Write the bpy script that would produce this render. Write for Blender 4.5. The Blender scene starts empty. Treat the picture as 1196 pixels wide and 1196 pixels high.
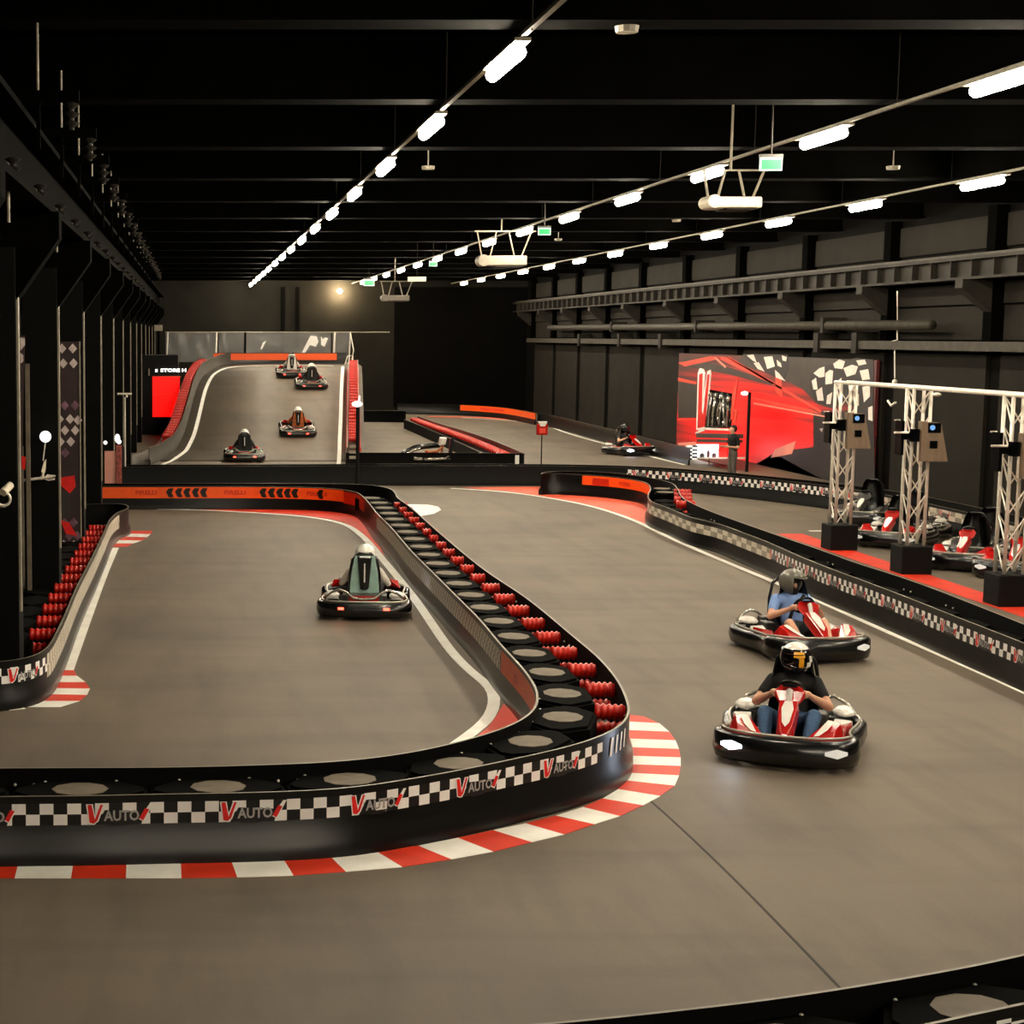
import bpy, bmesh, math, random
import numpy as np
from mathutils import Vector, Matrix
random.seed(7)
PI = math.pi
SC = bpy.context.scene
COL = SC.collection

# ------------------------------------------------------------------ camera
CAM_H = 4.2; FOC = 2000.0; PPX, PPY = 225.0, 627.0; HORIZ = 392.0
PITCH = math.atan((PPY-HORIZ)/FOC)
CP, SP = math.cos(PITCH), math.sin(PITCH)
cd = bpy.data.cameras.new('camera'); cam = bpy.data.objects.new('camera', cd); COL.objects.link(cam)
cam.location = (0, 0, CAM_H); cam.rotation_euler = (PI/2-PITCH, 0, 0)
cd.sensor_fit = 'HORIZONTAL'; cd.sensor_width = 36; cd.lens = FOC/1196*36
cd.shift_x = (598-PPX)/1196; cd.shift_y = (PPY-598)/1196
cd.clip_end = 300; cd.clip_start = .05
SC.camera = cam

def ray(px, py):
    u = (px-PPX)/FOC; v = (PPY-py)/FOC
    return Vector((u, CP+v*SP, -SP+v*CP))
def F(px, py, z=0.0):
    d = ray(px, py); t = (z-CAM_H)/d.z
    return Vector((d.x*t, d.y*t, z))
def V(px, py, Y):
    d = ray(px, py); t = Y/d.y
    return Vector((d.x*t, Y, CAM_H+d.z*t))
def W(px, py, X):
    d = ray(px, py); t = X/d.x
    return Vector((X, d.y*t, CAM_H+d.z*t))

# ------------------------------------------------------------------ materials
def nodes(name):
    m = bpy.data.materials.new(name); m.use_nodes = True
    nt = m.node_tree; b = nt.nodes['Principled BSDF']
    return m, nt, b
def srgb(c):
    return tuple(((x/255)/12.92 if x/255 <= .04045 else ((x/255+.055)/1.055)**2.4) for x in c)+(1,)
def mat(name, rgb, rough=.5, metal=0, var=.15, scale=8, coat=0, emit=None, estr=0, bump=0, spec=.5, stretch=(1,1,1)):
    m, nt, b = nodes(name)
    c = srgb(rgb)
    tc = nt.nodes.new('ShaderNodeTexCoord'); mp = nt.nodes.new('ShaderNodeMapping')
    mp.inputs['Scale'].default_value = stretch
    nt.links.new(tc.outputs['Object'], mp.inputs[0])
    n = nt.nodes.new('ShaderNodeTexNoise'); n.inputs['Scale'].default_value = scale; n.inputs['Detail'].default_value = 4
    nt.links.new(mp.outputs[0], n.inputs['Vector'])
    r = nt.nodes.new('ShaderNodeValToRGB')
    r.color_ramp.elements[0].position = .3; r.color_ramp.elements[1].position = .7
    r.color_ramp.elements[0].color = tuple(x*(1-var) for x in c[:3])+(1,)
    r.color_ramp.elements[1].color = tuple(min(1, x*(1+var)) for x in c[:3])+(1,)
    nt.links.new(n.outputs['Fac'], r.inputs[0]); nt.links.new(r.outputs[0], b.inputs['Base Color'])
    b.inputs['Roughness'].default_value = rough; b.inputs['Metallic'].default_value = metal
    b.inputs['Coat Weight'].default_value = coat; b.inputs['Coat Roughness'].default_value = .15
    b.inputs['Specular IOR Level'].default_value = spec
    if emit:
        b.inputs['Emission Color'].default_value = srgb(emit); b.inputs['Emission Strength'].default_value = estr
    if bump:
        bp = nt.nodes.new('ShaderNodeBump'); bp.inputs['Strength'].default_value = bump; bp.inputs['Distance'].default_value = .02
        nt.links.new(n.outputs['Fac'], bp.inputs['Height']); nt.links.new(bp.outputs[0], b.inputs['Normal'])
    return m

M = {}
def mk(k, *a, **kw): M[k] = mat(k, *a, **kw)
mk('black_plastic', (6,6,5), rough=.9, var=.25, scale=5, spec=.04)
mk('belt_black', (11,10,9), rough=.30, var=.35, scale=2.5, stretch=(1,1,6), spec=.32)
mk('belt_inner', (6,5,5), rough=.7, var=.3, spec=.08)
mk('belt_edge_highlight', (125,116,100), rough=.4, var=.2)  # lighter tone paints the highlight line along the belt's top edge
mk('lid_grey', (108,98,82), rough=.7, var=.2, scale=6)
mk('spacer_red', (190,26,8), rough=.35, var=.2)
mk('bolt', (235,230,215), rough=.25, metal=.3, var=.05)
mk('orange', (255,92,20), rough=.4, var=.08)
mk('orange_dark', (205,40,14), rough=.4, var=.1)
mk('decal_black', (10,9,8), rough=.4, var=.1)
mk('decal_white', (248,246,240), rough=.4, var=.05)
mk('decal_red', (225,28,22), rough=.4, var=.08)
mk('decal_grey', (170,168,166), rough=.4, var=.1)
mk('paint_white', (250,246,236), rough=.55, var=.1, scale=3)
mk('paint_red', (218,50,18), rough=.55, var=.12, scale=3)
mk('paint_salmon', (225,92,62), rough=.55, var=.1, scale=3)
mk('wall_back', (30,28,23), rough=.85, var=.25, scale=.6, spec=.15)
mk('wall_panel', (26,23,18), rough=.85, var=.25, scale=1.2, spec=.15)
mk('wall_dark', (9,8,7), rough=.9, var=.3, scale=2, spec=.05)
mk('ceiling_black', (4,3,3), rough=.95, var=.3, scale=1, spec=.0)
mk('beam_black', (4,4,3), rough=.9, var=.3, scale=2, spec=.01)
mk('steel_dark', (33,30,25), rough=.7, var=.25, scale=3, spec=.2)
mk('pipe_grey', (48,44,36), rough=.65, var=.3, scale=4, spec=.3)
mk('column_paint', (8,8,7), rough=.8, var=.3, scale=3, spec=.1)
mk('strip_light', (140,132,114), rough=.5, var=.2)
mk('truss_white', (240,232,218), rough=.35, metal=.2, var=.12, scale=12)
mk('base_black', (9,9,9), rough=.7, var=.2, spec=.2)
mk('kiosk_grey', (120,100,80), rough=.5, var=.15, scale=2, stretch=(6,6,1))
mk('screen_black', (6,7,10), rough=.15, var=.1)
mk('screen_blue', (120,170,230), rough=.2, var=.1, emit=(90,150,235), estr=.15)
mk('tyre', (12,12,12), rough=.7, var=.2)
mk('rim', (150,148,145), rough=.3, metal=.8, var=.1)
mk('kart_black', (10,10,10), rough=.25, var=.2, coat=.4)
mk('kart_red', (186,14,8), rough=.25, var=.08, coat=.5)
mk('kart_white', (232,228,220), rough=.3, var=.06, coat=.4)
mk('kart_grey', (60,58,55), rough=.4, var=.2)
mk('silver', (196,190,178), rough=.22, metal=.75, var=.08)
mk('lamp_on', (255,255,255), rough=.2, var=.02, emit=(225,235,255), estr=7)
mk('lamp_side', (215,215,210), rough=.15, var=.05, emit=(255,250,240), estr=.1)
mk('tail_red', (230,20,15), rough=.2, var=.05, emit=(255,50,35), estr=4)
mk('skin', (222,168,138), rough=.55, var=.08, scale=20)
mk('tee_black', (14,14,15), rough=.85, var=.2, scale=30)
mk('tee_blue', (128,160,218), rough=.85, var=.12, scale=20)
mk('jeans', (62,92,128), rough=.85, var=.2, scale=40)
mk('shorts_dark', (58,64,68), rough=.85, var=.2, scale=30)
mk('shoe_brown', (128,82,52), rough=.7, var=.15)
mk('shoe_dark', (30,28,26), rough=.7, var=.15)
mk('trouser_grey', (92,86,80), rough=.85, var=.2, scale=30)
mk('suit_white', (215,208,196), rough=.8, var=.15)
mk('suit_dark', (36,38,40), rough=.85, var=.2)
mk('jacket_orange', (178,92,40), rough=.7, var=.4, scale=8)
mk('hair', (38,28,22), rough=.8, var=.2, scale=60)
mk('helmet_black', (12,12,12), rough=.2, var=.1, coat=.5)
mk('helmet_white', (235,232,222), rough=.25, var=.05, coat=.4)
mk('helmet_grey', (104,102,92), rough=.35, var=.15, coat=.3)
mk('helmet_yellow', (240,165,20), rough=.3, var=.08)
mk('visor', (8,8,9), rough=.08, var=.05)
mk('teal', (156,190,178), rough=.45, var=.15)
mk('exit_green', (10,190,60), rough=.4, var=.02, emit=(10,215,60), estr=.75)
mk('exit_white', (210,235,220), rough=.4, var=.02, emit=(190,235,205), estr=.35)
mk('projector_white', (228,218,196), rough=.5, var=.06)
mk('projector_grey', (128,122,110), rough=.5, var=.1)
mk('red_lit', (225,12,8), rough=.5, var=.1, emit=(235,10,6), estr=.3)
mk('sign_white_lit', (240,240,230), rough=.5, var=.02, emit=(255,255,245), estr=.8)
mk('pink', (228,160,142), rough=.6, var=.08, scale=3)
mk('pink_dark', (150,72,62), rough=.7, var=.6, scale=14)
mk('globe_white', (240,240,238), rough=.4, var=.02, emit=(255,255,255), estr=.35)
mk('poster_dark', (44,26,28), rough=.5, var=.3, scale=3)
mk('poster_white', (205,190,186), rough=.5, var=.2, scale=14)
mk('poster_mauve', (120,84,100), rough=.5, var=.5, scale=9)
mk('bb_grey', (48,41,38), rough=.5, var=.25, scale=1.5)
mk('bb_black', (22,16,18), rough=.5, var=.3, scale=1)
mk('bb_streak', (240,70,50), rough=.5, var=.15, scale=1)
mk('bb_pink', (250,150,130), rough=.5, var=.15, scale=1)
mk('bb_white', (236,224,216), rough=.5, var=.1)
mk('monitor_white', (250,250,250), rough=.4, var=.02, emit=(245,250,255), estr=.8)
mk('joint', (52,46,38), rough=.8, var=.1)
mk('trim_chrome', (190,184,170), rough=.3, metal=.4, var=.2, scale=3)

def floor_mat():
    m, nt, b = nodes('floor_coating')
    tc = nt.nodes.new('ShaderNodeTexCoord')
    def noise(scale, st, rot=0, det=5):
        mp = nt.nodes.new('ShaderNodeMapping'); mp.inputs['Scale'].default_value = st; mp.inputs['Rotation'].default_value = (0,0,rot)
        nt.links.new(tc.outputs['Object'], mp.inputs[0])
        n = nt.nodes.new('ShaderNodeTexNoise'); n.inputs['Scale'].default_value = scale; n.inputs['Detail'].default_value = det
        nt.links.new(mp.outputs[0], n.inputs['Vector']); return n
    n1 = noise(.35, (1,1,1)); n2 = noise(.6, (4,.7,1), .9); n3 = noise(30, (1,1,1)); n4 = noise(.5, (.5,3,1), -.35)
    r = nt.nodes.new('ShaderNodeValToRGB')
    r.color_ramp.elements[0].position = .3; r.color_ramp.elements[0].color = srgb((96,86,73))
    r.color_ramp.elements[1].position = .75; r.color_ramp.elements[1].color = srgb((117,105,88))
    nt.links.new(n1.outputs['Fac'], r.inputs[0])
    def streak(n, lo, hi, prev, dark):
        rr = nt.nodes.new('ShaderNodeValToRGB'); rr.color_ramp.elements[0].position = lo; rr.color_ramp.elements[1].position = hi
        rr.color_ramp.elements[0].color = (dark,dark,dark,1)
        mx = nt.nodes.new('ShaderNodeMix'); mx.data_type = 'RGBA'; mx.blend_type = 'MULTIPLY'; mx.inputs[0].default_value = 1
        nt.links.new(n.outputs['Fac'], rr.inputs[0]); nt.links.new(prev, mx.inputs[6]); nt.links.new(rr.outputs[0], mx.inputs[7])
        return mx.outputs[2]
    o = streak(n2, .34, .52, r.outputs[0], .84)
    o = streak(n4, .34, .5, o, .86)
    o = streak(n3, .3, .6, o, .93)
    nt.links.new(o, b.inputs['Base Color'])
    b.inputs['Roughness'].default_value = .62; b.inputs['Specular IOR Level'].default_value = .35
    return m
M['floor'] = floor_mat()

def checker_mat():
    m, nt, b = nodes('checker_sticker')
    uv = nt.nodes.new('ShaderNodeUVMap'); uv.uv_map = 'UVMap'
    ch = nt.nodes.new('ShaderNodeTexChecker'); ch.inputs['Scale'].default_value = 1
    ch.inputs['Color1'].default_value = srgb((250,248,244)); ch.inputs['Color2'].default_value = srgb((7,6,6))
    nt.links.new(uv.outputs[0], ch.inputs['Vector']); nt.links.new(ch.outputs[0], b.inputs['Base Color'])
    b.inputs['Roughness'].default_value = .35
    return m
M['checker'] = checker_mat()
def scuffed_mat():
    m, nt, b = nodes('scuffed_checker')
    uv = nt.nodes.new('ShaderNodeUVMap'); uv.uv_map = 'UVMap'
    n = nt.nodes.new('ShaderNodeTexNoise'); n.inputs['Scale'].default_value = 1.3; n.inputs['Detail'].default_value = 6
    ch = nt.nodes.new('ShaderNodeTexChecker'); ch.inputs['Scale'].default_value = 1
    ch.inputs['Color1'].default_value = srgb((240,234,220)); ch.inputs['Color2'].default_value = srgb((84,76,66))
    mx = nt.nodes.new('ShaderNodeMix'); mx.data_type = 'RGBA'
    mx.inputs[7].default_value = srgb((190,180,160))
    nt.links.new(uv.outputs[0], ch.inputs['Vector']); nt.links.new(uv.outputs[0], n.inputs['Vector'])
    nt.links.new(n.outputs['Fac'], mx.inputs[0]); nt.links.new(ch.outputs[0], mx.inputs[6])
    nt.links.new(mx.outputs[2], b.inputs['Base Color']); b.inputs['Roughness'].default_value = .4
    return m
M['scuffed'] = scuffed_mat()
def film_mat():
    m, nt, b = nodes('clear_film')
    b.inputs['Base Color'].default_value = (.9,.9,.88,1); b.inputs['Roughness'].default_value = .08
    b.inputs['Alpha'].default_value = .18; b.inputs['Specular IOR Level'].default_value = 1
    n = nt.nodes.new('ShaderNodeTexNoise'); n.inputs['Scale'].default_value = 3
    bp = nt.nodes.new('ShaderNodeBump'); bp.inputs['Strength'].default_value = .6
    nt.links.new(n.outputs['Fac'], bp.inputs['Height']); nt.links.new(bp.outputs[0], b.inputs['Normal'])
    return m
M['film'] = film_mat()
def billboard_mat():
    m, nt, b = nodes('billboard_print')
    uv = nt.nodes.new('ShaderNodeUVMap'); uv.uv_map = 'UVMap'
    sp = nt.nodes.new('ShaderNodeSeparateXYZ'); nt.links.new(uv.outputs[0], sp.inputs[0])
    def math_(op, a, bb):
        n = nt.nodes.new('ShaderNodeMath'); n.operation = op
        for i, x in enumerate((a, bb)):
            if isinstance(x, (int, float)): n.inputs[i].default_value = x
            else: nt.links.new(x, n.inputs[i])
        return n.outputs[0]
    # printed glow of the picture: distance from its bright spot
    dx = math_('MULTIPLY', math_('SUBTRACT', sp.outputs[0], .42), 1.7)
    dy = math_('MULTIPLY', math_('SUBTRACT', sp.outputs[1], .35), 1.6)
    d = math_('SQRT', math_('ADD', math_('MULTIPLY', dx, dx), math_('MULTIPLY', dy, dy)), 0)
    wv = nt.nodes.new('ShaderNodeTexNoise'); wv.inputs['Scale'].default_value = 5; wv.inputs['Detail'].default_value = 3
    mp = nt.nodes.new('ShaderNodeMapping'); mp.inputs['Rotation'].default_value = (0,0,.35); mp.inputs['Scale'].default_value = (.4,3.5,1)
    nt.links.new(uv.outputs[0], mp.inputs[0]); nt.links.new(mp.outputs[0], wv.inputs['Vector'])
    d2 = math_('ADD', d, math_('MULTIPLY', math_('SUBTRACT', wv.outputs['Fac'], .5), .9))
    r = nt.nodes.new('ShaderNodeValToRGB'); e = r.color_ramp.elements
    e[0].position = 0; e[0].color = srgb((255,40,34)); e[1].position = 1; e[1].color = srgb((60,16,16))
    x = e.new(.3); x.color = srgb((240,14,12)); x = e.new(.6); x.color = srgb((196,16,14)); x = e.new(.82); x.color = srgb((110,20,18))
    nt.links.new(d2, r.inputs[0]); nt.links.new(r.outputs[0], b.inputs['Base Color']); b.inputs['Roughness'].default_value = .45
    nt.links.new(r.outputs[0], b.inputs['Emission Color']); b.inputs['Emission Strength'].default_value = .16  # glow added to make the print read brighter
    return m
M['billboard'] = billboard_mat()

# ------------------------------------------------------------------ object helpers
def tag(o, label=None, cat=None, group=None, kind=None):
    if label: o['label'] = label
    if cat: o['category'] = cat
    if group: o['group'] = group
    if kind: o['kind'] = kind
    return o
def empty(name, loc=(0,0,0), rz=0, label=None, cat=None, group=None):
    o = bpy.data.objects.new(name, None); COL.objects.link(o); o.location = loc; o.rotation_euler = (0,0,rz)
    o.empty_display_size = .1
    return tag(o, label, cat, group)
class MB:
    def __init__(s): s.bm = bmesh.new(); s.mi = 0; s.uv = None
    def xf(s, verts, mtx):
        if mtx is not None: bmesh.ops.transform(s.bm, matrix=mtx, verts=verts)
    def _tagf(s, n0):
        s.bm.faces.ensure_lookup_table()
        for f in s.bm.faces[n0:]: f.material_index = s.mi
    def box(s, c, d, rz=0, mtx=None):
        n0 = len(s.bm.faces)
        r = bmesh.ops.create_cube(s.bm, size=1)
        m = Matrix.Translation(c) @ Matrix.Rotation(rz,4,'Z') @ Matrix.Diagonal((d[0],d[1],d[2],1))
        s.xf(r['verts'], m if mtx is None else mtx @ m); s._tagf(n0); return r['verts']
    def b2(s, x0,x1,y0,y1,z0,z1): return s.box(((x0+x1)/2,(y0+y1)/2,(z0+z1)/2),(abs(x1-x0),abs(y1-y0),abs(z1-z0)))
    def cyl(s, p0, p1, r0, r1=None, seg=12, caps=True):
        if r1 is None: r1 = r0
        n0 = len(s.bm.faces)
        p0 = Vector(p0); p1 = Vector(p1); d = p1-p0
        r = bmesh.ops.create_cone(s.bm, cap_ends=caps, segments=seg, radius1=r0, radius2=r1, depth=d.length)
        m = Matrix.Translation((p0+p1)/2) @ d.to_track_quat('Z','Y').to_matrix().to_4x4()
        s.xf(r['verts'], m); s._tagf(n0); return r['verts']
    def sph(s, c, r, sc=(1,1,1), seg=16, rings=10):
        n0 = len(s.bm.faces); c = Vector(c); nv = s.bm.verts.new
        top = nv(c+Vector((0,0,r*sc[2]))); bot = nv(c-Vector((0,0,r*sc[2]))); g = []
        for i in range(1, rings):
            ph = PI*i/rings; g.append([nv(c+Vector((math.cos(2*PI*k/seg)*math.sin(ph)*r*sc[0], math.sin(2*PI*k/seg)*math.sin(ph)*r*sc[1], math.cos(ph)*r*sc[2]))) for k in range(seg)])
        for k in range(seg):
            q = (k+1) % seg; s.bm.faces.new((top, g[0][k], g[0][q])); s.bm.faces.new((bot, g[-1][q], g[-1][k]))
            for i in range(len(g)-1): s.bm.faces.new((g[i][k], g[i+1][k], g[i+1][q], g[i][q]))
        s._tagf(n0)
    def tube(s, pts, r, seg=8, closed=False, rr=None):
        n0 = len(s.bm.faces)
        pts = [Vector(p) for p in pts]; n = len(pts); rings = []
        up = Vector((0,0,1))
        for i, p in enumerate(pts):
            a = pts[(i-1) % n] if (closed or i > 0) else pts[i]; b = pts[(i+1) % n] if (closed or i < n-1) else pts[i]
            t = (b-a).normalized()
            x = t.cross(up)
            if x.length < .05: x = t.cross(Vector((0,1,0)))
            x.normalize(); y = x.cross(t)
            rad = rr[i] if rr else r
            rings.append([s.bm.verts.new(p + x*math.cos(2*PI*k/seg)*rad + y*math.sin(2*PI*k/seg)*rad) for k in range(seg)])
        m = n if closed else n-1
        for i in range(m):
            A = rings[i]; B = rings[(i+1) % n]
            for k in range(seg): s.bm.faces.new((A[k],A[(k+1)%seg],B[(k+1)%seg],B[k]))
        if not closed:
            s.bm.faces.new(rings[0][::-1]); s.bm.faces.new(rings[-1])
        s._tagf(n0)
    def hull(s, pts):
        b = bmesh.new()
        for p in pts: b.verts.new(p)
        bmesh.ops.convex_hull(b, input=b.verts)
        loose = [v for v in b.verts if not v.link_faces]
        if loose: bmesh.ops.delete(b, geom=loose, context='VERTS')
        mp = {}; n0 = len(s.bm.faces)
        for v in b.verts: mp[v] = s.bm.verts.new(v.co)
        for f in b.faces: s.bm.faces.new([mp[v] for v in f.verts])
        b.free(); s._tagf(n0)
    def poly(s, pts):
        n0 = len(s.bm.faces)
        s.bm.faces.new([s.bm.verts.new(p) for p in pts]); s._tagf(n0)
    def slab(s, pts, th):           # polygon on the ground extruded downwards by th
        n0 = len(s.bm.faces)
        top = [s.bm.verts.new(p) for p in pts]; bot = [s.bm.verts.new(Vector(p)-Vector((0,0,th))) for p in pts]
        s.bm.faces.new(top); s.bm.faces.new(bot[::-1]); n = len(pts)
        for i in range(n): s.bm.faces.new((top[i], bot[i], bot[(i+1)%n], top[(i+1)%n]))
        s._tagf(n0)
    def prism(s, pts, off):         # polygon with thickness vector off
        n0 = len(s.bm.faces); off = Vector(off)
        a = [s.bm.verts.new(p) for p in pts]; b = [s.bm.verts.new(Vector(p)+off) for p in pts]
        s.bm.faces.new(a); s.bm.faces.new(b[::-1]); n = len(pts)
        for i in range(n): s.bm.faces.new((a[i], b[i], b[(i+1)%n], a[(i+1)%n]))
        s._tagf(n0)
    def mesh(s, name, mats, smooth=False, bevel=0):
        bmesh.ops.recalc_face_normals(s.bm, faces=s.bm.faces)
        me = bpy.data.meshes.new(name); s.bm.to_mesh(me); s.bm.free()
        for m in mats: me.materials.append(M[m] if isinstance(m, str) else m)
        if smooth:
            me.polygons.foreach_set('use_smooth', [True]*len(me.polygons))
            me.update()
        return me
    def build(s, name, mats, parent=None, smooth=False, bevel=0, loc=None, rz=0, auto=0):
        if not isinstance(mats, list): mats = [mats]
        me = s.mesh(name, mats, smooth)
        if auto: 
            me.polygons.foreach_set('use_smooth', [True]*len(me.polygons)); me.set_sharp_from_angle(angle=math.radians(auto))
        o = bpy.data.objects.new(name, me); COL.objects.link(o)
        if parent: o.parent = parent
        if loc is not None: o.location = loc
        if rz: o.rotation_euler = (0,0,rz)
        if bevel:
            md = o.modifiers.new('bevel','BEVEL'); md.width = bevel; md.segments = 2; md.limit_method = 'ANGLE'; md.angle_limit = .6
        return o
def struct(o): o['kind'] = 'structure'; return o

# ------------------------------------------------------------------ path helpers
def spline(pts, step=.12, closed=False):
    P = [np.array((p[0], p[1]), float) for p in pts]; n = len(P); out = []
    rng = range(n if closed else n-1)
    for i in rng:
        p0 = P[(i-1) % n] if (closed or i > 0) else 2*P[0]-P[1]
        p1 = P[i]; p2 = P[(i+1) % n]
        p3 = P[(i+2) % n] if (closed or i < n-2) else 2*P[-1]-P[-2]
        L = np.linalg.norm(p2-p1); k = max(2, int(L/step))
        # centripetal Catmull-Rom
        t0 = 0; t1 = t0+max(1e-4, np.linalg.norm(p1-p0))**.5; t2 = t1+max(1e-4, np.linalg.norm(p2-p1))**.5; t3 = t2+max(1e-4, np.linalg.norm(p3-p2))**.5
        for j in range(k):
            t = t1+(t2-t1)*j/k
            A1 = (t1-t)/(t1-t0)*p0+(t-t0)/(t1-t0)*p1; A2 = (t2-t)/(t2-t1)*p1+(t-t1)/(t2-t1)*p2; A3 = (t3-t)/(t3-t2)*p2+(t-t2)/(t3-t2)*p3
            B1 = (t2-t)/(t2-t0)*A1+(t-t0)/(t2-t0)*A2; B2 = (t3-t)/(t3-t1)*A2+(t-t1)/(t3-t1)*A3
            out.append((t2-t)/(t2-t1)*B1+(t-t1)/(t2-t1)*B2)
    if not closed: out.append(P[-1])
    return np.array(out)
class Path:
    def __init__(s, pts, step=.12):
        q = spline(pts, step)
        # light smoothing of traced jitter
        for _ in range(6):
            r = q.copy(); r[1:-1] = (q[:-2]+2*q[1:-1]+q[2:])/4; q = r
        s.p = q; d = np.linalg.norm(np.diff(q, axis=0), axis=1); s.s = np.concatenate(([0], np.cumsum(d))); s.L = s.s[-1]
    def at(s, u):
        u = min(max(u, 0), s.L)
        x = np.interp(u, s.s, s.p[:,0]); y = np.interp(u, s.s, s.p[:,1])
        e = .08; a = max(u-e, 0); b = min(u+e, s.L)
        tx = np.interp(b, s.s, s.p[:,0])-np.interp(a, s.s, s.p[:,0]); ty = np.interp(b, s.s, s.p[:,1])-np.interp(a, s.s, s.p[:,1])
        l = math.hypot(tx, ty) or 1
        tx /= l; ty /= l
        return Vector((x, y, 0)), Vector((tx, ty, 0)), Vector((ty, -tx, 0))   # point, tangent, right normal
    def near(s, pt):
        q = np.array((pt[0], pt[1])); a = s.p[:-1]; v = s.p[1:]-a; L2 = np.maximum((v*v).sum(1), 1e-12)
        t = np.clip(((q-a)*v).sum(1)/L2, 0, 1); d = np.linalg.norm(a+v*t[:,None]-q, axis=1); i = int(np.argmin(d))
        return float(s.s[i]+t[i]*math.sqrt(L2[i]))
    def offset(s, d, step=.3):
        out = []; u = 0
        while u <= s.L:
            p, t, n = s.at(u); out.append((p.x+n.x*d, p.y+n.y*d)); u += step
        q = Path.__new__(Path); a = np.array(out)
        for _ in range(10):
            r = a.copy(); r[1:-1] = (a[:-2]+2*a[1:-1]+a[2:])/4; a = r
        q.p = a; dd = np.linalg.norm(np.diff(a, axis=0), axis=1); q.s = np.concatenate(([0], np.cumsum(dd))); q.L = q.s[-1]
        return q
BH = .56
def zz(zf, p): return zf(p) if zf else 0.0
def belt(path, parent, name, face=1, u0=0, u1=None, h=BH, m_out='belt_black', m_in='belt_inner', zf=None, edge=True, flare=True, step=.15):
    """plastic belt: the outward face is on the path's right (face=1) or left (-1)"""
    u1 = path.L if u1 is None else u1
    n = max(2, int((u1-u0)/step)); b = MB(); bm = b.bm
    prof = [(-.012,0),(-.012,h),(.012,h),(.012,.2),(.055,.13),(.06,0)] if flare else [(-.012,0),(-.012,h),(.012,h),(.012,0)]
    rows = []
    for i in range(n+1):
        p, t, nn = path.at(u0+(u1-u0)*i/n); z0 = zz(zf, p)
        rows.append([bm.verts.new((p.x+nn.x*face*a, p.y+nn.y*face*a, z0+z)) for a, z in prof])
    k = len(prof)
    for i in range(n):
        for j in range(k):
            f = bm.faces.new((rows[i][j], rows[i][(j+1)%k], rows[i+1][(j+1)%k], rows[i+1][j]))
            f.material_index = 1 if j == 0 else (2 if j == 1 else 0)
            f.smooth = True
    bm.faces.new(rows[0]); bm.faces.new(rows[-1][::-1])
    o = b.build(name, [m_out, m_in, 'belt_edge_highlight' if edge else m_out], parent, auto=40)
    return o
def strip(path, parent, name, face, u0, u1, z0, z1, m, cu=.11, cv=.0875, zf=None, step=.12, off=.0165):
    n = max(2, int(abs(u1-u0)/step)); b = MB(); bm = b.bm; uvl = bm.loops.layers.uv.new('UVMap')
    rows = []
    for i in range(n+1):
        u = u0+(u1-u0)*i/n; p, t, nn = path.at(u); zb = zz(zf, p)
        rows.append(([bm.verts.new((p.x+nn.x*face*off, p.y+nn.y*face*off, zb+z)) for z in (z0, z1)], u))
    for i in range(n):
        (a0,a1),ua = rows[i]; (b0,b1),ub = rows[i+1]
        f = bm.faces.new((a0,b0,b1,a1)); f.smooth = True
        for l, uv in zip(f.loops, ((ua/cu,.01),(ub/cu,.01),(ub/cu,(z1-z0)/cv-.01),(ua/cu,(z1-z0)/cv-.01))): l[uvl].uv = uv
    return b.build(name, [m], parent)
def decal(b, path, face, u0, z0, sc, polys, zf=None, off=.02, flip=1):
    """2-D polygons (x right, y up, in metres*sc) wrapped on a belt's outward face, into builder b"""
    for mi, poly in polys:
        vs = []
        for x, y in poly:
            p, t, nn = path.at(u0+flip*x*sc); vs.append((p.x+nn.x*face*(off+.002*mi), p.y+nn.y*face*(off+.002*mi), zz(zf, p)+z0+y*sc))
        b.mi = mi; b.poly(vs)
_txt = {}
def text_polys(s, size=1.0):
    """letters as 2-D polygons (x,y)"""
    if s in _txt: return _txt[s]
    cu = bpy.data.curves.new('t', 'FONT'); cu.body = s; cu.size = 1; cu.resolution_u = 2; cu.offset = .03
    o = bpy.data.objects.new('t', cu); COL.objects.link(o)
    bpy.context.view_layer.update()
    me = o.evaluated_get(bpy.context.evaluated_depsgraph_get()).to_mesh()
    out = [[(me.vertices[i].co.x, me.vertices[i].co.y) for i in p.vertices] for p in me.polygons]
    o.evaluated_get(bpy.context.evaluated_depsgraph_get()).to_mesh_clear()
    bpy.data.objects.remove(o); bpy.data.curves.remove(cu)
    _txt[s] = out; return out
EMBLEM = [
    (0, [(-.19,0),(.17,0),(.2,.1),(-.12,.12)]), (1, [(-.27,.17),(-.25,.015),(-.21,-.0),(-.17,.03),(-.12,.17),(-.165,.17),(-.2,.07),(-.215,.17)]),
    (2, [(-.258,.165),(-.242,.02),(-.21,.01),(-.18,.035),(-.135,.165),(-.155,.165),(-.2,.045),(-.225,.165)]),
    (1, [(.15,.04),(.19,.02),(.27,.17),(.24,.17)]), (2, [(.155,.05),(.185,.03),(.235,.12),(.2,.13)]),
    (0, [(-.09,-.012),(.05,-.012),(.08,.02),(-.1,.02)])]
def emblems(path, parent, face, us, z0=.325, flip=1, zf=None):
    for u in us:
        b = MB()
        decal(b, path, face, u, z0, 1, EMBLEM, zf, flip=flip)
        for pl in text_polys('AUTO'):
            decal(b, path, face, u, z0, 1, [(3, [(-.125+x*.1, .035+y*.115) for x, y in pl])], zf, off=.022, flip=flip)
        b.build('emblem', ['decal_black','decal_white','decal_red','decal_grey'], parent)
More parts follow.
